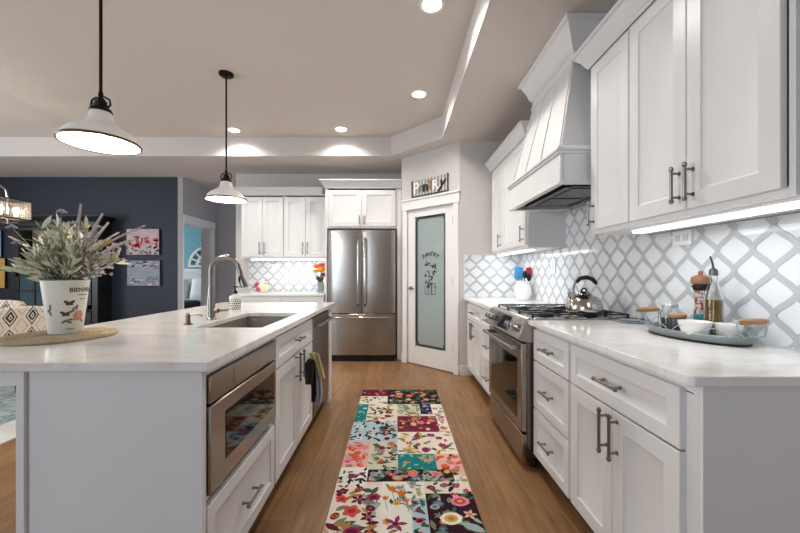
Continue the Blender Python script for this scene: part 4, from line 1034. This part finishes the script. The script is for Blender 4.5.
st = [(r5.uniform(-4.28, -3.8), 1.70+r5.uniform(-.1, .09), r5.uniform(.015, .05), r5.uniform(.012, .035), r5.choice(['c22a35', 'd8454a', 'e58a8a'])) for _ in range(26)]
st += [(r5.uniform(-4.29, -3.78), r5.uniform(1.50, 1.62), r5.uniform(.008, .03), r5.uniform(.008, .02), r5.choice(['3e454c', '7d8588', 'c9c8c6', '5b6662'])) for _ in range(46)]
st += [(r5.uniform(-4.28, -3.8), r5.uniform(1.78, 1.9), r5.uniform(.03, .07), r5.uniform(.008, .016), 'dcc4c4') for _ in range(10)]
painting('painting of red poppies under a pink sky, upper of two on the navy wall', -4.30, -3.775, 1.49, 1.91, mk_paint('poppy_field', [(.3, 'c9aab0'), (.5, 'b5a3a8'), (.7, 'd6bfc2')], 6, 1), st)
st = [(r5.uniform(-4.28, -3.8), r5.choice([r5.uniform(1.28, 1.39), r5.uniform(1.01, 1.12)]), r5.uniform(.01, .04), r5.uniform(.006, .016), r5.choice(['c7b3b1', 'd6cfca', 'b5666a', '4a5663', 'e0d8d4', '8d6f4e'])) for _ in range(70)]
painting('grey blue painting with pale water flowers, lower of two on the navy wall', -4.29, -3.765, .995, 1.405, mk_paint('pond_grey', [(.3, '77828e'), (.5, '8f99a3'), (.7, '6b7682')], 6, 4), st)
painting('narrow blue and yellow painting at the left edge, upper one', -6.75, -6.30, 1.46, 1.88, mk_paint('sky_field', [(.35, '5f83b0'), (.5, '9fb3c6'), (.65, 'b7a75a')], 4, 7))
painting('ochre and green painting at the left edge, lower one', -6.75, -6.24, .96, 1.46-.02, mk_paint('ochre_field', [(.3, 'c58a32'), (.5, 'd9b25c'), (.7, '8b9a78')], 4, 9))

# ================================================================== BEDROOM BEYOND
bd = thing('bed', 'bed with white headboard and blue patterned bedding beyond the hall doorway', 'bed', (-4.45, 6.95, 0))
bx0, bx1 = -5.25, -3.65
b = MB(); b.box(bx0, bx1, 7.86, 7.92, .1, 1.18); b.box(bx0-.02, bx1+.02, 7.85, 7.925, 1.18, 1.23); b.build('headboard', M_trim, bd, bevel=.006)
b = MB(); b.box(bx0, bx1, 6.0, 7.86, .12, .36); b.build('box_base', M_trim, bd)
b = MB(); b.box(bx0+.01, bx1-.01, 6.0, 7.855, .36, .62); b.build('mattress', M_white, bd, bevel=.04, seg=3)
b = MB(); b.box(bx0-.02, bx1+.02, 5.97, 7.25, .40, .68); b.build('comforter', mk_paint('blue_white_quilt', [(.4, 'd5dbe2'), (.5, '8ba0b8'), (.56, 'dfe3e8'), (.65, '6f87a5')], 9, 3), bd, bevel=.05, seg=3)
b = MB(); b.box(-4.25, bx1+.03, 5.95, 6.6, .42, .70); b.build('throw_blanket', mat('plum_throw', '2a2230', .9), bd, bevel=.04, seg=2)
def pillow(label, x, y, z, w, h, tilt, m):
    b = MB(); n_ = 12; vs = []; fs = []
    for s_ in (-1, 1):
        for i in range(n_+1):
            for j in range(n_+1):
                u, v = i/n_*2-1, j/n_*2-1; t = .09*((1-u**4)*(1-v**4))**.6
                yy = s_*t; vs.append((x+u*w/2*(1-.06*(1-abs(v))**2*0), y+yy*math.cos(tilt)+v*h/2*math.sin(tilt), z+h/2+v*h/2*math.cos(tilt)-yy*math.sin(tilt)))
    k = (n_+1)**2
    for i in range(n_):
        for j in range(n_):
            a = i*(n_+1)+j; fs += [(a, a+1, a+n_+2, a+n_+1), (k+a+n_+1, k+a+n_+2, k+a+1, k+a)]
    b.add(vs, fs); tag(b.build('pillow', m, sharp=80), label, 'pillow')
pillow('white pillow standing at the left of the headboard', -4.85, 7.68, .63, .68, .46, .25, mat('white_linen', 'e6e8ea', .9))
pillow('white pillow standing at the right of the headboard', -4.10, 7.68, .63, .68, .46, .25, MATS['white_linen'])
wa = thing('wall_ornament', 'white half round fretwork ornament on the teal bedroom wall', 'wall decor', (-4.18, 7.9, 1.37))
b = MB()
def arc(r, w_, a0=0, a1=PI, n_=18):
    for k in range(n_):
        p, q = a0+(a1-a0)*k/n_, a0+(a1-a0)*(k+1)/n_
        ring = [(-4.18+rr_*math.cos(t), rr_*math.sin(t)+1.37) for rr_, t in ((r, p), (r+w_, p), (r+w_, q), (r, q))]
        b.prism(ring, lambda a, z, d: (a, d, z), 7.90, 7.925)
arc(.40, .05); arc(.22, .06); arc(.06, .05)
b.box(-4.63, -3.73, 7.90, 7.925, 1.335, 1.375)
for k in range(9):
    q = PI*k/8; b.obox((-4.18+.25*math.cos(q), 7.912, 1.37+.25*math.sin(q)), (.17*math.cos(q), 0, .17*math.sin(q)), (-.016*math.sin(q), 0, .016*math.cos(q)), (0, .011, 0))
b.build('fretwork', M_trim, wa)

# ================================================================== ISLAND TOP: mat, bucket, flowers
mt = MB(); mx_, my_ = -1.475, 1.56
for k in range(15):
    r_ = .012+k*.0131; mt.tube([(mx_+r_*math.cos(2*PI*i/40), my_+r_*math.sin(2*PI*i/40),   .9222+.0006*math.sin(i*7+k*2)) for i in range(41)], .0068 if k < 14 else .0075, 6, False)
mt.lathe([(.198, .0012), (.198, .003)], (mx_, my_, .9148), 36)
o = tag(mt.build('placemat', mat('woven_straw', 'c9b592', .9, noise=.6, nscale=90, bump=.8, bscale=140)), 'round woven straw placemat under the flower bucket', 'placemat')
bk = thing('flower_bucket', 'cream tin bucket printed with rose, butterfly and lettering, holding flowers', 'bucket', (-1.5, 1.605, .9288))
BX, BY, BZ, BH, BR0, BR1 = -1.495, 1.605, .9288, .24, .058, .085
M_tin = mat('cream_tin', 'e2dfd4', .4, noise=.06, nscale=5)
b = MB(); b.lathe([(BR0, 0), (BR0+.001, .003), (BR1-.001, BH-.008), (BR1+.003, BH-.004), (BR1+.003, BH), (BR1-.003, BH), (BR1-.005, BH-.01), (BR0-.003, .006), (.001, .005)], (BX, BY, BZ), 40, True, False)
tin = b.build('body', M_tin, bk)
b = MB(); b.lathe([(BR1+.0032, BH-.004), (BR1+.0034, BH+.0005), (BR1-.003, BH+.0008)], (BX, BY, BZ), 40, False, False); b.build('rusty_rim', mat('rusty_rim_paint', '8a6a48', .7, noise=.5, nscale=60), tin)
a_cam = math.atan2(-BY, -BX)     # towards camera
def onb(u, h, d=.0007):           # u metres around (to the right as seen), h height
    r_ = BR0+(BR1-BR0)*h/BH+d; q = a_cam+u/r_; return (BX+r_*math.cos(q), BY+r_*math.sin(q), BZ+h)
b = MB(); vs, fs = text_mesh('BIENVENUE', .026, bold=.0006)
xmin = min(v[0] for v in vs)
b.add([onb(.012+x-xmin, .192+y) for x, y, z in vs], fs); b.build('lettering', mat('brown_print', '4a372c', .7), tin)
b = MB()
for k, (u0, u1, h_) in enumerate(((.04, .09, .168), (.05, .085, .150), (.0, .03, .018))):
    for i in range(int((u1-u0)/.006)): b.poly([onb(u0+i*.006, h_), onb(u0+i*.006+.004, h_), onb(u0+i*.006+.004, h_+.005), onb(u0+i*.006, h_+.005)])
b.build('small_lettering', MATS['brown_print'], tin)['kind'] = 'stuff'
def onblob(mb, u, h, ru, rh, q=0, n=10, d=.0008):
    c, s_ = math.cos(q), math.sin(q); mb.poly([onb(u+ru*math.cos(2*PI*i/n)*c-rh*math.sin(2*PI*i/n)*s_, h+ru*math.cos(2*PI*i/n)*s_+rh*math.sin(2*PI*i/n)*c, d) for i in range(n)])
b = MB()
for (u, h_) in ((.012, .135), (.0, .088)):
    for sg in (-1, 1): onblob(b, u+sg*.010, h_+.005, .011, .006, sg*.6); onblob(b, u+sg*.007, h_-.005, .006, .005, 0)
    onblob(b, u, h_, .002, .010, 0, d=.001)
b.build('butterfly_print', mat('brown_wing', '5d4636', .7, noise=.4, nscale=200), tin)['kind'] = 'stuff'
b = MB()
for i in range(6): onblob(b, .045+.012*math.cos(i*1.05), .078+.014*math.sin(i*1.05), .011, .011, 0, d=.0008+i*.0001)
b.build('rose_print', mat('peach_rose', 'd99a7c', .7, noise=.25, nscale=150), tin)
b = MB()
for (u, h_, q) in ((.02, .098, .5), (.026, .108, 1.), (.038, .115, 1.4), (.06, .055, 2.2), (.018, .062, 0), (-.005, .055, .6), (.01, .052, 2.6), (-.055, .12, 1.5), (-.06, .105, .6), (-.055, .092, 2)): onblob(b, u, h_, .013, .005, q)
b.build('leaf_print', mat('sage_leaf_print', '6f7460', .7), tin)['kind'] = 'stuff'

# bouquet: stems, leaves, lavender spikes, umbels
fl_ = thing('flower_arrangement', 'silk lavender and sage greenery arrangement standing in the tin bucket', 'flowers', (BX, BY, BZ+.02))
rf = random.Random(11)
M_stem = mat('green_stem', '5c6a48', .7); M_leaf = mat('sage_leaf', 'bcbd9f', .7, noise=.25, nscale=20, col2='868b66'); M_leaf2 = mat('pale_leaf', 'dcdac8', .7, noise=.2, nscale=20)
M_lav = mat('lavender_bloom', 'cdbcc0', .8, noise=.25, nscale=60); M_umb = mat('grey_umbel', '8f95a2', .8, noise=.3, nscale=80); M_yel = mat('mustard_bloom', 'c39a3e', .8)
def pxw(x, y, Y): return Vector(((x-395.5)*Y/354, Y, 1.195-(y-273.5)*Y/354))
def curve(p0, p1, bend, n=14):
    p0, p1 = Vector(p0), Vector(p1); c = (p0+p1)/2+Vector(bend); return [p0*(1-t)**2+c*2*t*(1-t)+p1*t*t for t in [i/n for i in range(n+1)]]
def root_pt(): 
    q = rf.uniform(0, 2*PI); r_ = rf.uniform(0, .045); return Vector((BX+r_*math.cos(q), BY+r_*math.sin(q), BZ+BH-.05))
spikes = [((81, 203), 1.62), ((103, 213), 1.60), ((109, 222), 1.66), ((147, 225), 1.60), ((138, 238), 1.66), ((130, 240), 1.55), ((8, 236), 1.55), ((68, 222), 1.7), ((93, 232), 1.52), ((120, 232), 1.7)]
for (px, Y) in spikes:
    tip = pxw(px[0], px[1], Y); p0 = root_pt(); side = tip.x-BX
    bx_ = -side*.15+rf.choice((-1, 1))*rf.uniform(.015, .04); pts = curve(p0, tip, (bx_, 0, .04 if abs(side) > .12 else .0))
    b = MB(); b.tube(pts, [.0022]*len(pts), 6); b.m = 1
    fine = curve(p0, tip, (bx_, 0, .04 if abs(side) > .12 else 0), 46)
    for i in range(22, 46):
        p = fine[i]; rr_ = .0055*(1-(i-22)/25)+.002
        for k in range(5):
            q = k*1.257+i*.7; b.ball(p+Vector((math.cos(q)*rr_, math.sin(q)*rr_*.9, .002*math.sin(k*3))), .0034, n=5, m=3)
    b.build('lavender_spike', [M_stem, M_lav], fl_)
for (px, Y) in (((61, 212), 1.6), ((73, 224), 1.56), ((12, 228), 1.55), ((56, 222), 1.66), ((18, 243), 1.5), ((85, 240), 1.5), ((99, 228), 1.7)):
    tip = pxw(px[0], px[1], Y); pts = curve(root_pt(), tip, (rf.uniform(-.02, .02), 0, .02)); b = MB(); b.tube(pts, .0018, 5); b.m = 1
    for k in range(34):
        q = rf.uniform(0, 2*PI); r_ = .02*math.sqrt(rf.random()); b.ball(tip+Vector((r_*math.cos(q), r_*math.sin(q), .012*(1-r_/.02)+rf.uniform(-.004, .004))), .0034, n=5, m=3)
    b.build('umbel', [M_stem, M_umb], fl_)
tip = pxw(107, 241, 1.55); b = MB(); b.tube(curve(root_pt(), tip, (0, 0, .03)), .0018, 5); b.m = 1
for k in range(14): b.ball(tip+Vector((-.004*k+.01, rf.uniform(-.006, .006), -.002*k+rf.uniform(-.005, .006))), .0055, n=6, m=4)
b.build('yellow_sprig', [M_stem, M_yel], fl_)
b = MB()
def leaf3(p, d, L, w_, m):
    d = Vector(d).normalized(); s_ = d.cross(Vector((rf.uniform(-.5, .5), rf.uniform(-1, -.2), rf.uniform(-.3, .6)))).normalized(); nn = d.cross(s_)
    b.m = m; pts = []
    prof = [(0, .12), (.25, .8), (.5, 1), (.75, .65), (1, .02)]
    vs = []; 
    for t, k in prof: c = p+d*L*t-nn*L*.18*t*t; vs += [c-s_*w_*k, c-nn*w_*.25*k, c+s_*w_*k]
    fs = []
    for i in range(4): fs += [(i*3, i*3+1, i*3+4, i*3+3), (i*3+1, i*3+2, i*3+5, i*3+4)]
    b.add(vs, fs)
for s_ in range(80):
    q = rf.uniform(0, 2*PI); el = rf.uniform(.2, 1.5); L = rf.uniform(.10, .25)
    out = Vector((math.cos(q)*math.cos(el)*1.15+.10, math.sin(q)*math.cos(el)*.8, math.sin(el)))
    p0 = root_pt(); tip = Vector((BX, BY, BZ+BH))+out*L; pts = curve(p0, tip, (0, 0, .03), 10); b.m = 0; b.tube(pts, .0014, 4)
    for i in range(3, 11):
        for k in range(2):
            d = (pts[i]-pts[i-1]).normalized()+Vector((rf.uniform(-1, 1), rf.uniform(-1, 1), rf.uniform(-.5, .8)))*.8
            big = rf.random() < .2
            leaf3(pts[i], d, rf.uniform(.05, .085) if big else rf.uniform(.022, .045), rf.uniform(.007, .011) if big else rf.uniform(.004, .007), 1 if rf.random() < .55 else 2)
for s_ in range(22):      # pale heathery sprigs leaning right
    p0 = root_pt(); tip = Vector((BX, BY, BZ+BH))+Vector((rf.uniform(.06, .21), rf.uniform(-.06, .05), rf.uniform(.01, .17))); pts = curve(p0, tip, (-.01, 0, .04), 12); b.m = 0; b.tube(pts, .0012, 4)
    for i in range(4, 13):
        for k in range(4): leaf3(pts[i], (pts[i]-pts[i-1]).normalized()+Vector((rf.uniform(-1, 1), rf.uniform(-1, 1), rf.uniform(-1, 1)))*.9, rf.uniform(.012, .024), rf.uniform(.003, .005), 2 if rf.random() < .6 else 3)
fo = b.build('foliage', [M_stem, M_leaf, M_leaf2, M_lav], fl_, recalc=False, sharp=70); fo['kind'] = 'stuff'
b = MB()
for k in range(60):
    px = rf.gauss(100, 14); b.ball(pxw(px, 268-(px-90)*.55+rf.uniform(-12, 12), rf.uniform(1.5, 1.7)), rf.uniform(.004, .008), n=6, m=4)
bl = b.build('filler_bloom', mat('pale_filler_bloom', 'cfc6c0', .8, noise=.2), fl_); bl['kind'] = 'stuff'

# ================================================================== RIGHT COUNTER THINGS
kt = thing('tea_kettle', 'shiny stainless tea kettle with black handle on the rear burner', 'kettle', (1.209, 2.27, .9485))
kx, ky, kz = 1.209, 2.27, .9485
b = MB(); b.lathe([(.096, 0), (.107, .006), (.111, .02), (.108, .045), (.097, .075), (.075, .098), (.048, .112), (.042, .114)], (kx, ky, kz), 40)
kb = b.build('body', mk_steel('kettle_steel', 'c2bdb8', (1, 1, .3), .16), kt, sharp=60)
b = MB(); b.lathe([(.041, .114), (.043, .117), (.036, .126), (.015, .133), (.006, .134)], (kx, ky, kz), 28); b.build('lid', M_chrome, kt, sharp=60)
b = MB(); b.tube([(kx-.016, ky, kz+.131), (kx-.014, ky, kz+.145), (kx, ky, kz+.152), (kx+.014, ky, kz+.145), (kx+.016, ky, kz+.131)], .006, 8); b.build('lid_knob', M_black, kt)
b = MB(); b.tube([(kx-.066, ky, kz+.085), (kx-.086, ky, kz+.108), (kx-.094, ky, kz+.130)], [.022, .016, .013], 14); b.build('spout', M_chrome, kt)
b = MB()
b.tube([(kx-.055, ky, kz+.10), (kx-.068, ky, kz+.14), (kx-.06, ky, kz+.18), (kx-.04, ky, kz+.205)], .007, 10)
b.tube([(kx-.06, ky, kz+.105), (kx-.09, ky, kz+.135), (kx-.1, ky, kz+.15)], .004, 8); b.build('handle_bracket', M_chrome, kt)
b = MB(); b.tube([(kx-.05, ky, kz+.19), (kx-.025, ky, kz+.215), (kx+.015, ky, kz+.222), (kx+.05, ky, kz+.212), (kx+.072, ky, kz+.19), (kx+.078, ky, kz+.178)], [.011, .014, .0145, .014, .013, .009], 12); b.build('handle', M_black, kt)

sr = thing('spoon_rest', 'dark blue glass dish on the counter beside the range grates', 'dish', (1.36, 2.045, .915))
b = MB(); b.lathe([(.06, 0), (.078, .005), (.083, .012), (.078, .0125), (.06, .006), (.001, .004)], (1.36, 2.045, .9152), 30, True, False); b.build('dish', mat('pale_glass_dish', 'a9b8bd', .12), sr)
b = MB(); b.lathe([(.0835, .011), (.085, .016), (.079, .0165), (.076, .0135)], (1.36, 2.045, .9152), 30, False, False); b.build('rim', mat('navy_rim', '2b3a4c', .2), sr)

cr = thing('utensil_crock', 'round white utensil crock on the far counter', 'crock', (1.347, 3.74, .915))
b = MB(); b.lathe([(.055, 0), (.062, .004), (.085, .05), (.09, .09), (.082, .135), (.068, .165), (.066, .18), (.073, .2), (.068, .2), (.06, .18), (.062, .16), (.075, .13), (.08, .09), (.05, .01), (.001, .008)], (1.347, 3.74, .9152), 36, True, False); b.build('pot', M_white, cr, sharp=60)
def utensil(name, label, base, top, fn_):
    r = thing(name, label, 'utensil', base, 'kitchen utensils in the crock'); b = MB(); b.tube([base, top], .005, 8); b.build('handle', M_black if 'black' in label else M_wood, r); fn_(r, Vector(top))
def spat(m, w_, h_, lean=0):
    def f(r, t):
        b = MB(); b.prism([(-w_, 0), (w_, 0), (w_*1.15, h_*.35), (w_*1.05, h_*.9), (w_*.7, h_), (-w_*.7, h_), (-w_*1.05, h_*.9), (-w_*1.15, h_*.35)], lambda a, z, d: (t.x+a, t.y+d, t.z-.01+z), -.004, .004); b.build('head', m, r, bevel=.002)
    return f
ux, uy, uz = 1.347, 3.74, .93
utensil('spatula', 'blue silicone spatula standing in the white crock', (ux-.02, uy, uz), (ux-.045, uy, uz+.21), spat(M_blue, .042, .135))
utensil('spatula', 'red silicone slotted spatula standing in the white crock', (ux+.02, uy+.01, uz), (ux+.062, uy+.0, uz+.225), spat(M_red, .03, .115))
def spoonf(r, t):
    b = MB(); b.ball(t+Vector((0, 0, .03)), .028, .9, .35, 1.5); b.build('bowl', M_black, r)
utensil('spoon', 'black cooking spoon standing in the white crock', (ux-.005, uy-.02, uz), (ux+.005, uy-.04, uz+.225), spoonf)
utensil('ladle', 'black handled ladle leaning right in the white crock', (ux+.03, uy-.02, uz), (ux+.052, uy-.03, uz+.195), spoonf)
def whiskf(r, t):
    b = MB()
    for k in range(4):
        q = PI*k/4; c, s_ = math.cos(q), math.sin(q)
        b.tube([t+Vector((c*.028*math.sin(a), s_*.028*math.sin(a), .06-.06*math.cos(a))) for a in [PI*1.0*i/8 for i in range(9)]], .0014, 5)
    b.build('wire_loop', M_chrome, r)
utensil('whisk', 'steel wire whisk standing tallest in the white crock', (ux, uy+.02, uz), (ux+.0, uy+.03, uz+.235), whiskf)

# oval galvanised tray
TC = Vector((1.305, 1.545, .915)); tq = math.radians(99)   # long axis direction
ta = Vector((math.cos(tq), math.sin(tq), 0)); tb = Vector((ta.y, -ta.x, 0))
def ov(a, b_, q, z): return TC+ta*a*math.cos(q)+tb*b_*math.sin(q)+Vector((0, 0, z))
ty = thing('serving_tray', 'oval galvanised tray with wooden handles on the right counter', 'tray', TC)
M_galv = mat('galvanised_metal', 'b2bbbb', .38, .6, noise=.25, nscale=18)
b = MB(); n_ = 48; prof = [(.195, .105, .0005), (.2, .11, .004), (.212, .122, .034), (.216, .126, .036), (.216, .126, .039), (.211, .121, .039), (.197, .107, .008), (.02, .01, .007)]
vs = []; fs = []
for (a, c_, z) in prof:
    for k in range(n_): vs.append(ov(a, c_, 2*PI*k/n_, z))
for i in range(len(prof)-1):
    for k in range(n_): j = (k+1) % n_; fs.append((i*n_+k, i*n_+j, (i+1)*n_+j, (i+1)*n_+k))
fs += [tuple(reversed(range(n_))), tuple(range((len(prof)-1)*n_, len(prof)*n_))]
b.add(vs, fs); b.build('pan', M_galv, ty, sharp=50)
b = MB(); b.tube([ov(.2, .11, 2*PI*k/n_, .004) for k in range(n_+1)], .0045, 6, False); b.build('base_band', M_black, ty)
b = MB()   # wire scallops round the rim
for k in range(12):
    q0 = 2*PI*(k+.08)/12; q1 = 2*PI*(k+.92)/12
    b.tube([ov(.215+.006*math.sin(PI*t), .125+.006*math.sin(PI*t), q0+(q1-q0)*t, .038+.028*math.sin(PI*t)) for t in [i/10 for i in range(11)]], .0017, 6)
b.build('wire_scallops', M_galv, ty)
for sg in (-1, 1):
    e = TC+ta*sg*.228+Vector((-.012, 0, .1)); b = MB()
    b.tube([e-tb*.06, e-tb*.05, e, e+tb*.05, e+tb*.06], [.009, .0115, .0125, .0115, .009], 12); hd = b.build('handle', M_wood, ty)
    for s2 in (-1, 1):
        b = MB(); p0 = ov(.214, .124, (0 if sg > 0 else PI), .036)+tb*s2*.03-ta*sg*.004
        b.tube([p0, p0+ta*sg*.015+tb*s2*.02+Vector((0, 0, .008)), e+tb*s2*.066+Vector((0, 0, -.03)), e+tb*s2*.064], .0035, 8)
        b.lathe([(.001, -.009), (.008, -.006), (.009, 0), (.008, .006), (.001, .009)], e+tb*s2*.066, 10); b.build('wire', M_galv, hd)
# pepper mill
zt = .9235
pmx, pmy = 1.376, 1.597
pm = thing('pepper_mill', 'tall painted pepper mill with wooden top on the tray', 'pepper mill', (pmx, pmy, zt))
b = MB(); b.lathe([(.026, 0), (.028, .004), (.028, .05), (.026, .065)], (pmx, pmy, zt), 24); b.build('base', M_wood, pm)
b = MB(); b.lathe([(.026, .065), (.027, .07), (.025, .09)], (pmx, pmy, zt), 24); b.build('teal_band', mat('teal_glaze', '2f8a86', .3), pm)
b = MB(); b.lathe([(.025, .09), (.0215, .125), (.02, .15), (.022, .175), (.024, .195)], (pmx, pmy, zt), 24)
M_mosaic = mk_paint('red_cream_print', [(.35, '5e2a26'), (.46, '9c4238'), (.52, 'c9c2b8'), (.6, '8aa3a8'), (.66, '2f2624')], 45, 2); b.build('body', M_mosaic, pm)
b = MB(); b.lathe([(.024, .195), (.028, .2), (.029, .215), (.026, .222)], (pmx, pmy, zt), 24)
for k in range(10): q = 2*PI*k/10; b.ball((pmx+.028*math.cos(q), pmy+.028*math.sin(q), zt+.213), .005, n=6, m=4)
b.build('collar', M_iron, pm)
b = MB(); b.lathe([(.026, .222), (.034, .226), (.036, .24), (.034, .254), (.02, .262), (.008, .264), (.008, .27), (.010, .276), (.007, .282), (.001, .284)], (pmx, pmy, zt), 24); b.build('top', mat('copper_wood', 'a06e50', .4, noise=.4, nscale=50), pm)
# oil bottle
obx, oby = 1.347, 1.50
ob_ = thing('oil_bottle', 'glass olive oil bottle with steel pour spout on the tray', 'bottle', (obx, oby, zt))
b = MB(); b.lathe([(.030, 0), (.032, .003), (.032, .175), (.029, .195), (.016, .225), (.0125, .235), (.0125, .27), (.0105, .27), (.0105, .235), (.026, .194), (.0295, .17), (.0295, .006), (.001, .005)], (obx, oby, zt), 28, True, False)
b.build('glass', mat('bottle_glass', (.97, .99, .98), .03, trans=1, ior=1.3), ob_, sharp=60)
b = MB(); b.lathe([(.001, .006), (.029, .0065), (.029, .160), (.001, .160)], (obx, oby, zt), 28, False, False); b.build('oil', mat('olive_oil', '8a6a1c', .1, trans=.35, ior=1.33, noise=.1), ob_, sharp=60)
b = MB(); b.lathe([(.0125, .262), (.0155, .263), (.0155, .285), (.011, .29), (.006, .295)], (obx, oby, zt), 16); b.tube([(obx, oby, zt+.29), (obx-.004, oby, zt+.315), (obx-.014, oby, zt+.345)], [.0045, .004, .003], 8); b.build('pour_spout', mat('spout_steel', '6a6c6e', .3, .9), ob_)
# jars
j1 = thing('glass_jar', 'clear glass jar with dark contents on the tray far end', 'jar', (1.292, 1.668, zt))
b = MB(); b.lathe([(.033, 0), (.036, .004), (.036, .085), (.03, .1), (.028, .112), (.0265, .112), (.0285, .1), (.034, .084), (.034, .005), (.001, .004)], (1.292, 1.668, zt), 24, True, False); b.build('glass', MATS['bottle_glass'], j1, sharp=60)
b = MB(); b.lathe([(.001, .005), (.0335, .005), (.0335, .062), (.001, .064)], (1.292, 1.668, zt), 24, False, False); b.build('contents', mat('dark_tea', '2e3033', .6, noise=.5, nscale=80), j1)
b = MB(); b.lathe([(.031, .112), (.033, .114), (.033, .126), (.03, .13), (.001, .131)], (1.292, 1.668, zt), 24); b.tube([(1.258, 1.668, zt+.095), (1.255, 1.668, zt+.12), (1.27, 1.65, zt+.134)], .002, 6); b.build('lid', mat('clip_lid', 'b9c0c2', .25, .5), j1)
j2 = thing('lidded_jar', 'small dark jar with flat wooden lid on the tray', 'jar', (1.262, 1.585, zt))
b = MB(); b.lathe([(.030, 0), (.032, .004), (.032, .07), (.03, .075)], (1.262, 1.585, zt), 24); b.build('jar', mat('charcoal_jar', '3a3d40', .3), j2)
b = MB(); b.lathe([(.033, .075), (.034, .078), (.034, .088), (.032, .09)], (1.262, 1.585, zt), 24); b.build('lid', M_wood, j2)
def bowl(label, x, y, r, h_):
    b = MB(); b.lathe([(r*.45, 0), (r*.5, .003), (r*.8, h_*.4), (r*.97, h_*.85), (r, h_), (r*.96, h_), (r*.9, h_*.8), (r*.7, h_*.35), (.001, .008)], (x, y, zt), 36, True, False)
    tag(b.build('bowl', M_white, sharp=60), label, 'bowl', 'white bowls on the tray')
bowl('larger white ceramic bowl at the front middle of the tray', 1.243, 1.47, .058, .074); bowl('smaller white ceramic bowl beneath the right wooden grip of the tray', 1.328, 1.412, .046, .07)

# ================================================================== FAR COUNTER THINGS
vs_ = thing('glass_vase', 'small clear glass vase on the far counter beside the fridge', 'vase', (-1.085, 5.14, .915))
b = MB(); b.lathe([(.045, 0), (.048, .004), (.05, .16), (.047, .16), (.045, .008), (.001, .006)], (-1.085, 5.14, .9155), 24, True, False); b.build('vase', mat('vase_glass', 'd5dee0', .05, trans=.8, ior=1.2), vs_, sharp=60)
tf = thing('tulip_bunch', 'bunch of orange, yellow and red flowers in the far glass vase', 'flowers', (-1.085, 5.14, .93))
for (dx, dy, z, r_, c_) in ((-.05, 0, 1.30, .055, 'e8692a'), (.005, -.03, 1.25, .055, 'f0a030'), (.045, -.02, 1.18, .045, 'b3201f'), (-.09, .02, 1.23, .04, 'f3b25e'), (.0, .04, 1.32, .05, 'e2541f'), (.05, -.02, 1.26, .04, 'f08a2a')):
    p = Vector((-1.085+dx, 5.14+dy, z)); b = MB()
    b.tube([(-1.085+dx*.2, 5.14+dy*.2, .925), (p.x*.5-.5425+dx*.1, p.y, 1.1), p], .003, 6); b.m = 1
    for k in range(6): q = k*1.047; b.ball(p+Vector((math.cos(q)*r_*.45, math.sin(q)*r_*.45, 0)), r_*.55, 1, 1, 1.1, 8, 6)
    b.build('flower', [M_stem, mat('petal_'+c_, c_, .6)], tf)
b = MB()
for k in range(14): leaf3(Vector((-1.085+rf.uniform(-.03, .03), 5.14+rf.uniform(-.03, .03), 1.07)), (rf.uniform(-1, 1), rf.uniform(-1, .4), rf.uniform(.3, 1.5)), rf.uniform(.08, .13), .014, 0)
lf_ = b.build('leaves', mat('tulip_leaf', '3f5a34', .6), tf, recalc=False); lf_['kind'] = 'stuff'
fg = thing('rooster_figurine', 'small cream and red ceramic bird figurine on the far counter', 'figurine', (-1.97, 5.2, .915))
b = MB(); b.lathe([(.035, 0), (.04, .01), (.06, .04), (.07, .075), (.055, .11), (.03, .13)], (-1.95, 5.2, .9155), 20, sx=1.2, sy=.7); b.ball((-1.905, 5.2, 1.06), .03); b.build('body', mat('cream_glaze', 'e6d9bd', .3, noise=.1), fg, sharp=70)
b = MB()
for k in range(4): q = 2.2+k*.28; b.tube([(-1.99, 5.2, .99), (-1.99+.06*math.cos(q), 5.2, .99+.08*math.sin(q)), (-1.99+.11*math.cos(q), 5.2, .98+.11*math.sin(q))], [.014, .014, .004], 8)
b.ball((-2.0, 5.165, .965), .04, 1, .4, .8); b.build('tail', mat('rose_glaze', 'b5435a', .3), fg)
b = MB(); b.ball((-1.90, 5.2, 1.095), .012, 1.4, .5, 1); b.build('comb', MATS['rose_glaze'], fg); b = MB(); b.ball((-1.868, 5.2, 1.055), .008, 1.5, .6, .7); b.build('beak', MATS['rose_glaze'], fg)
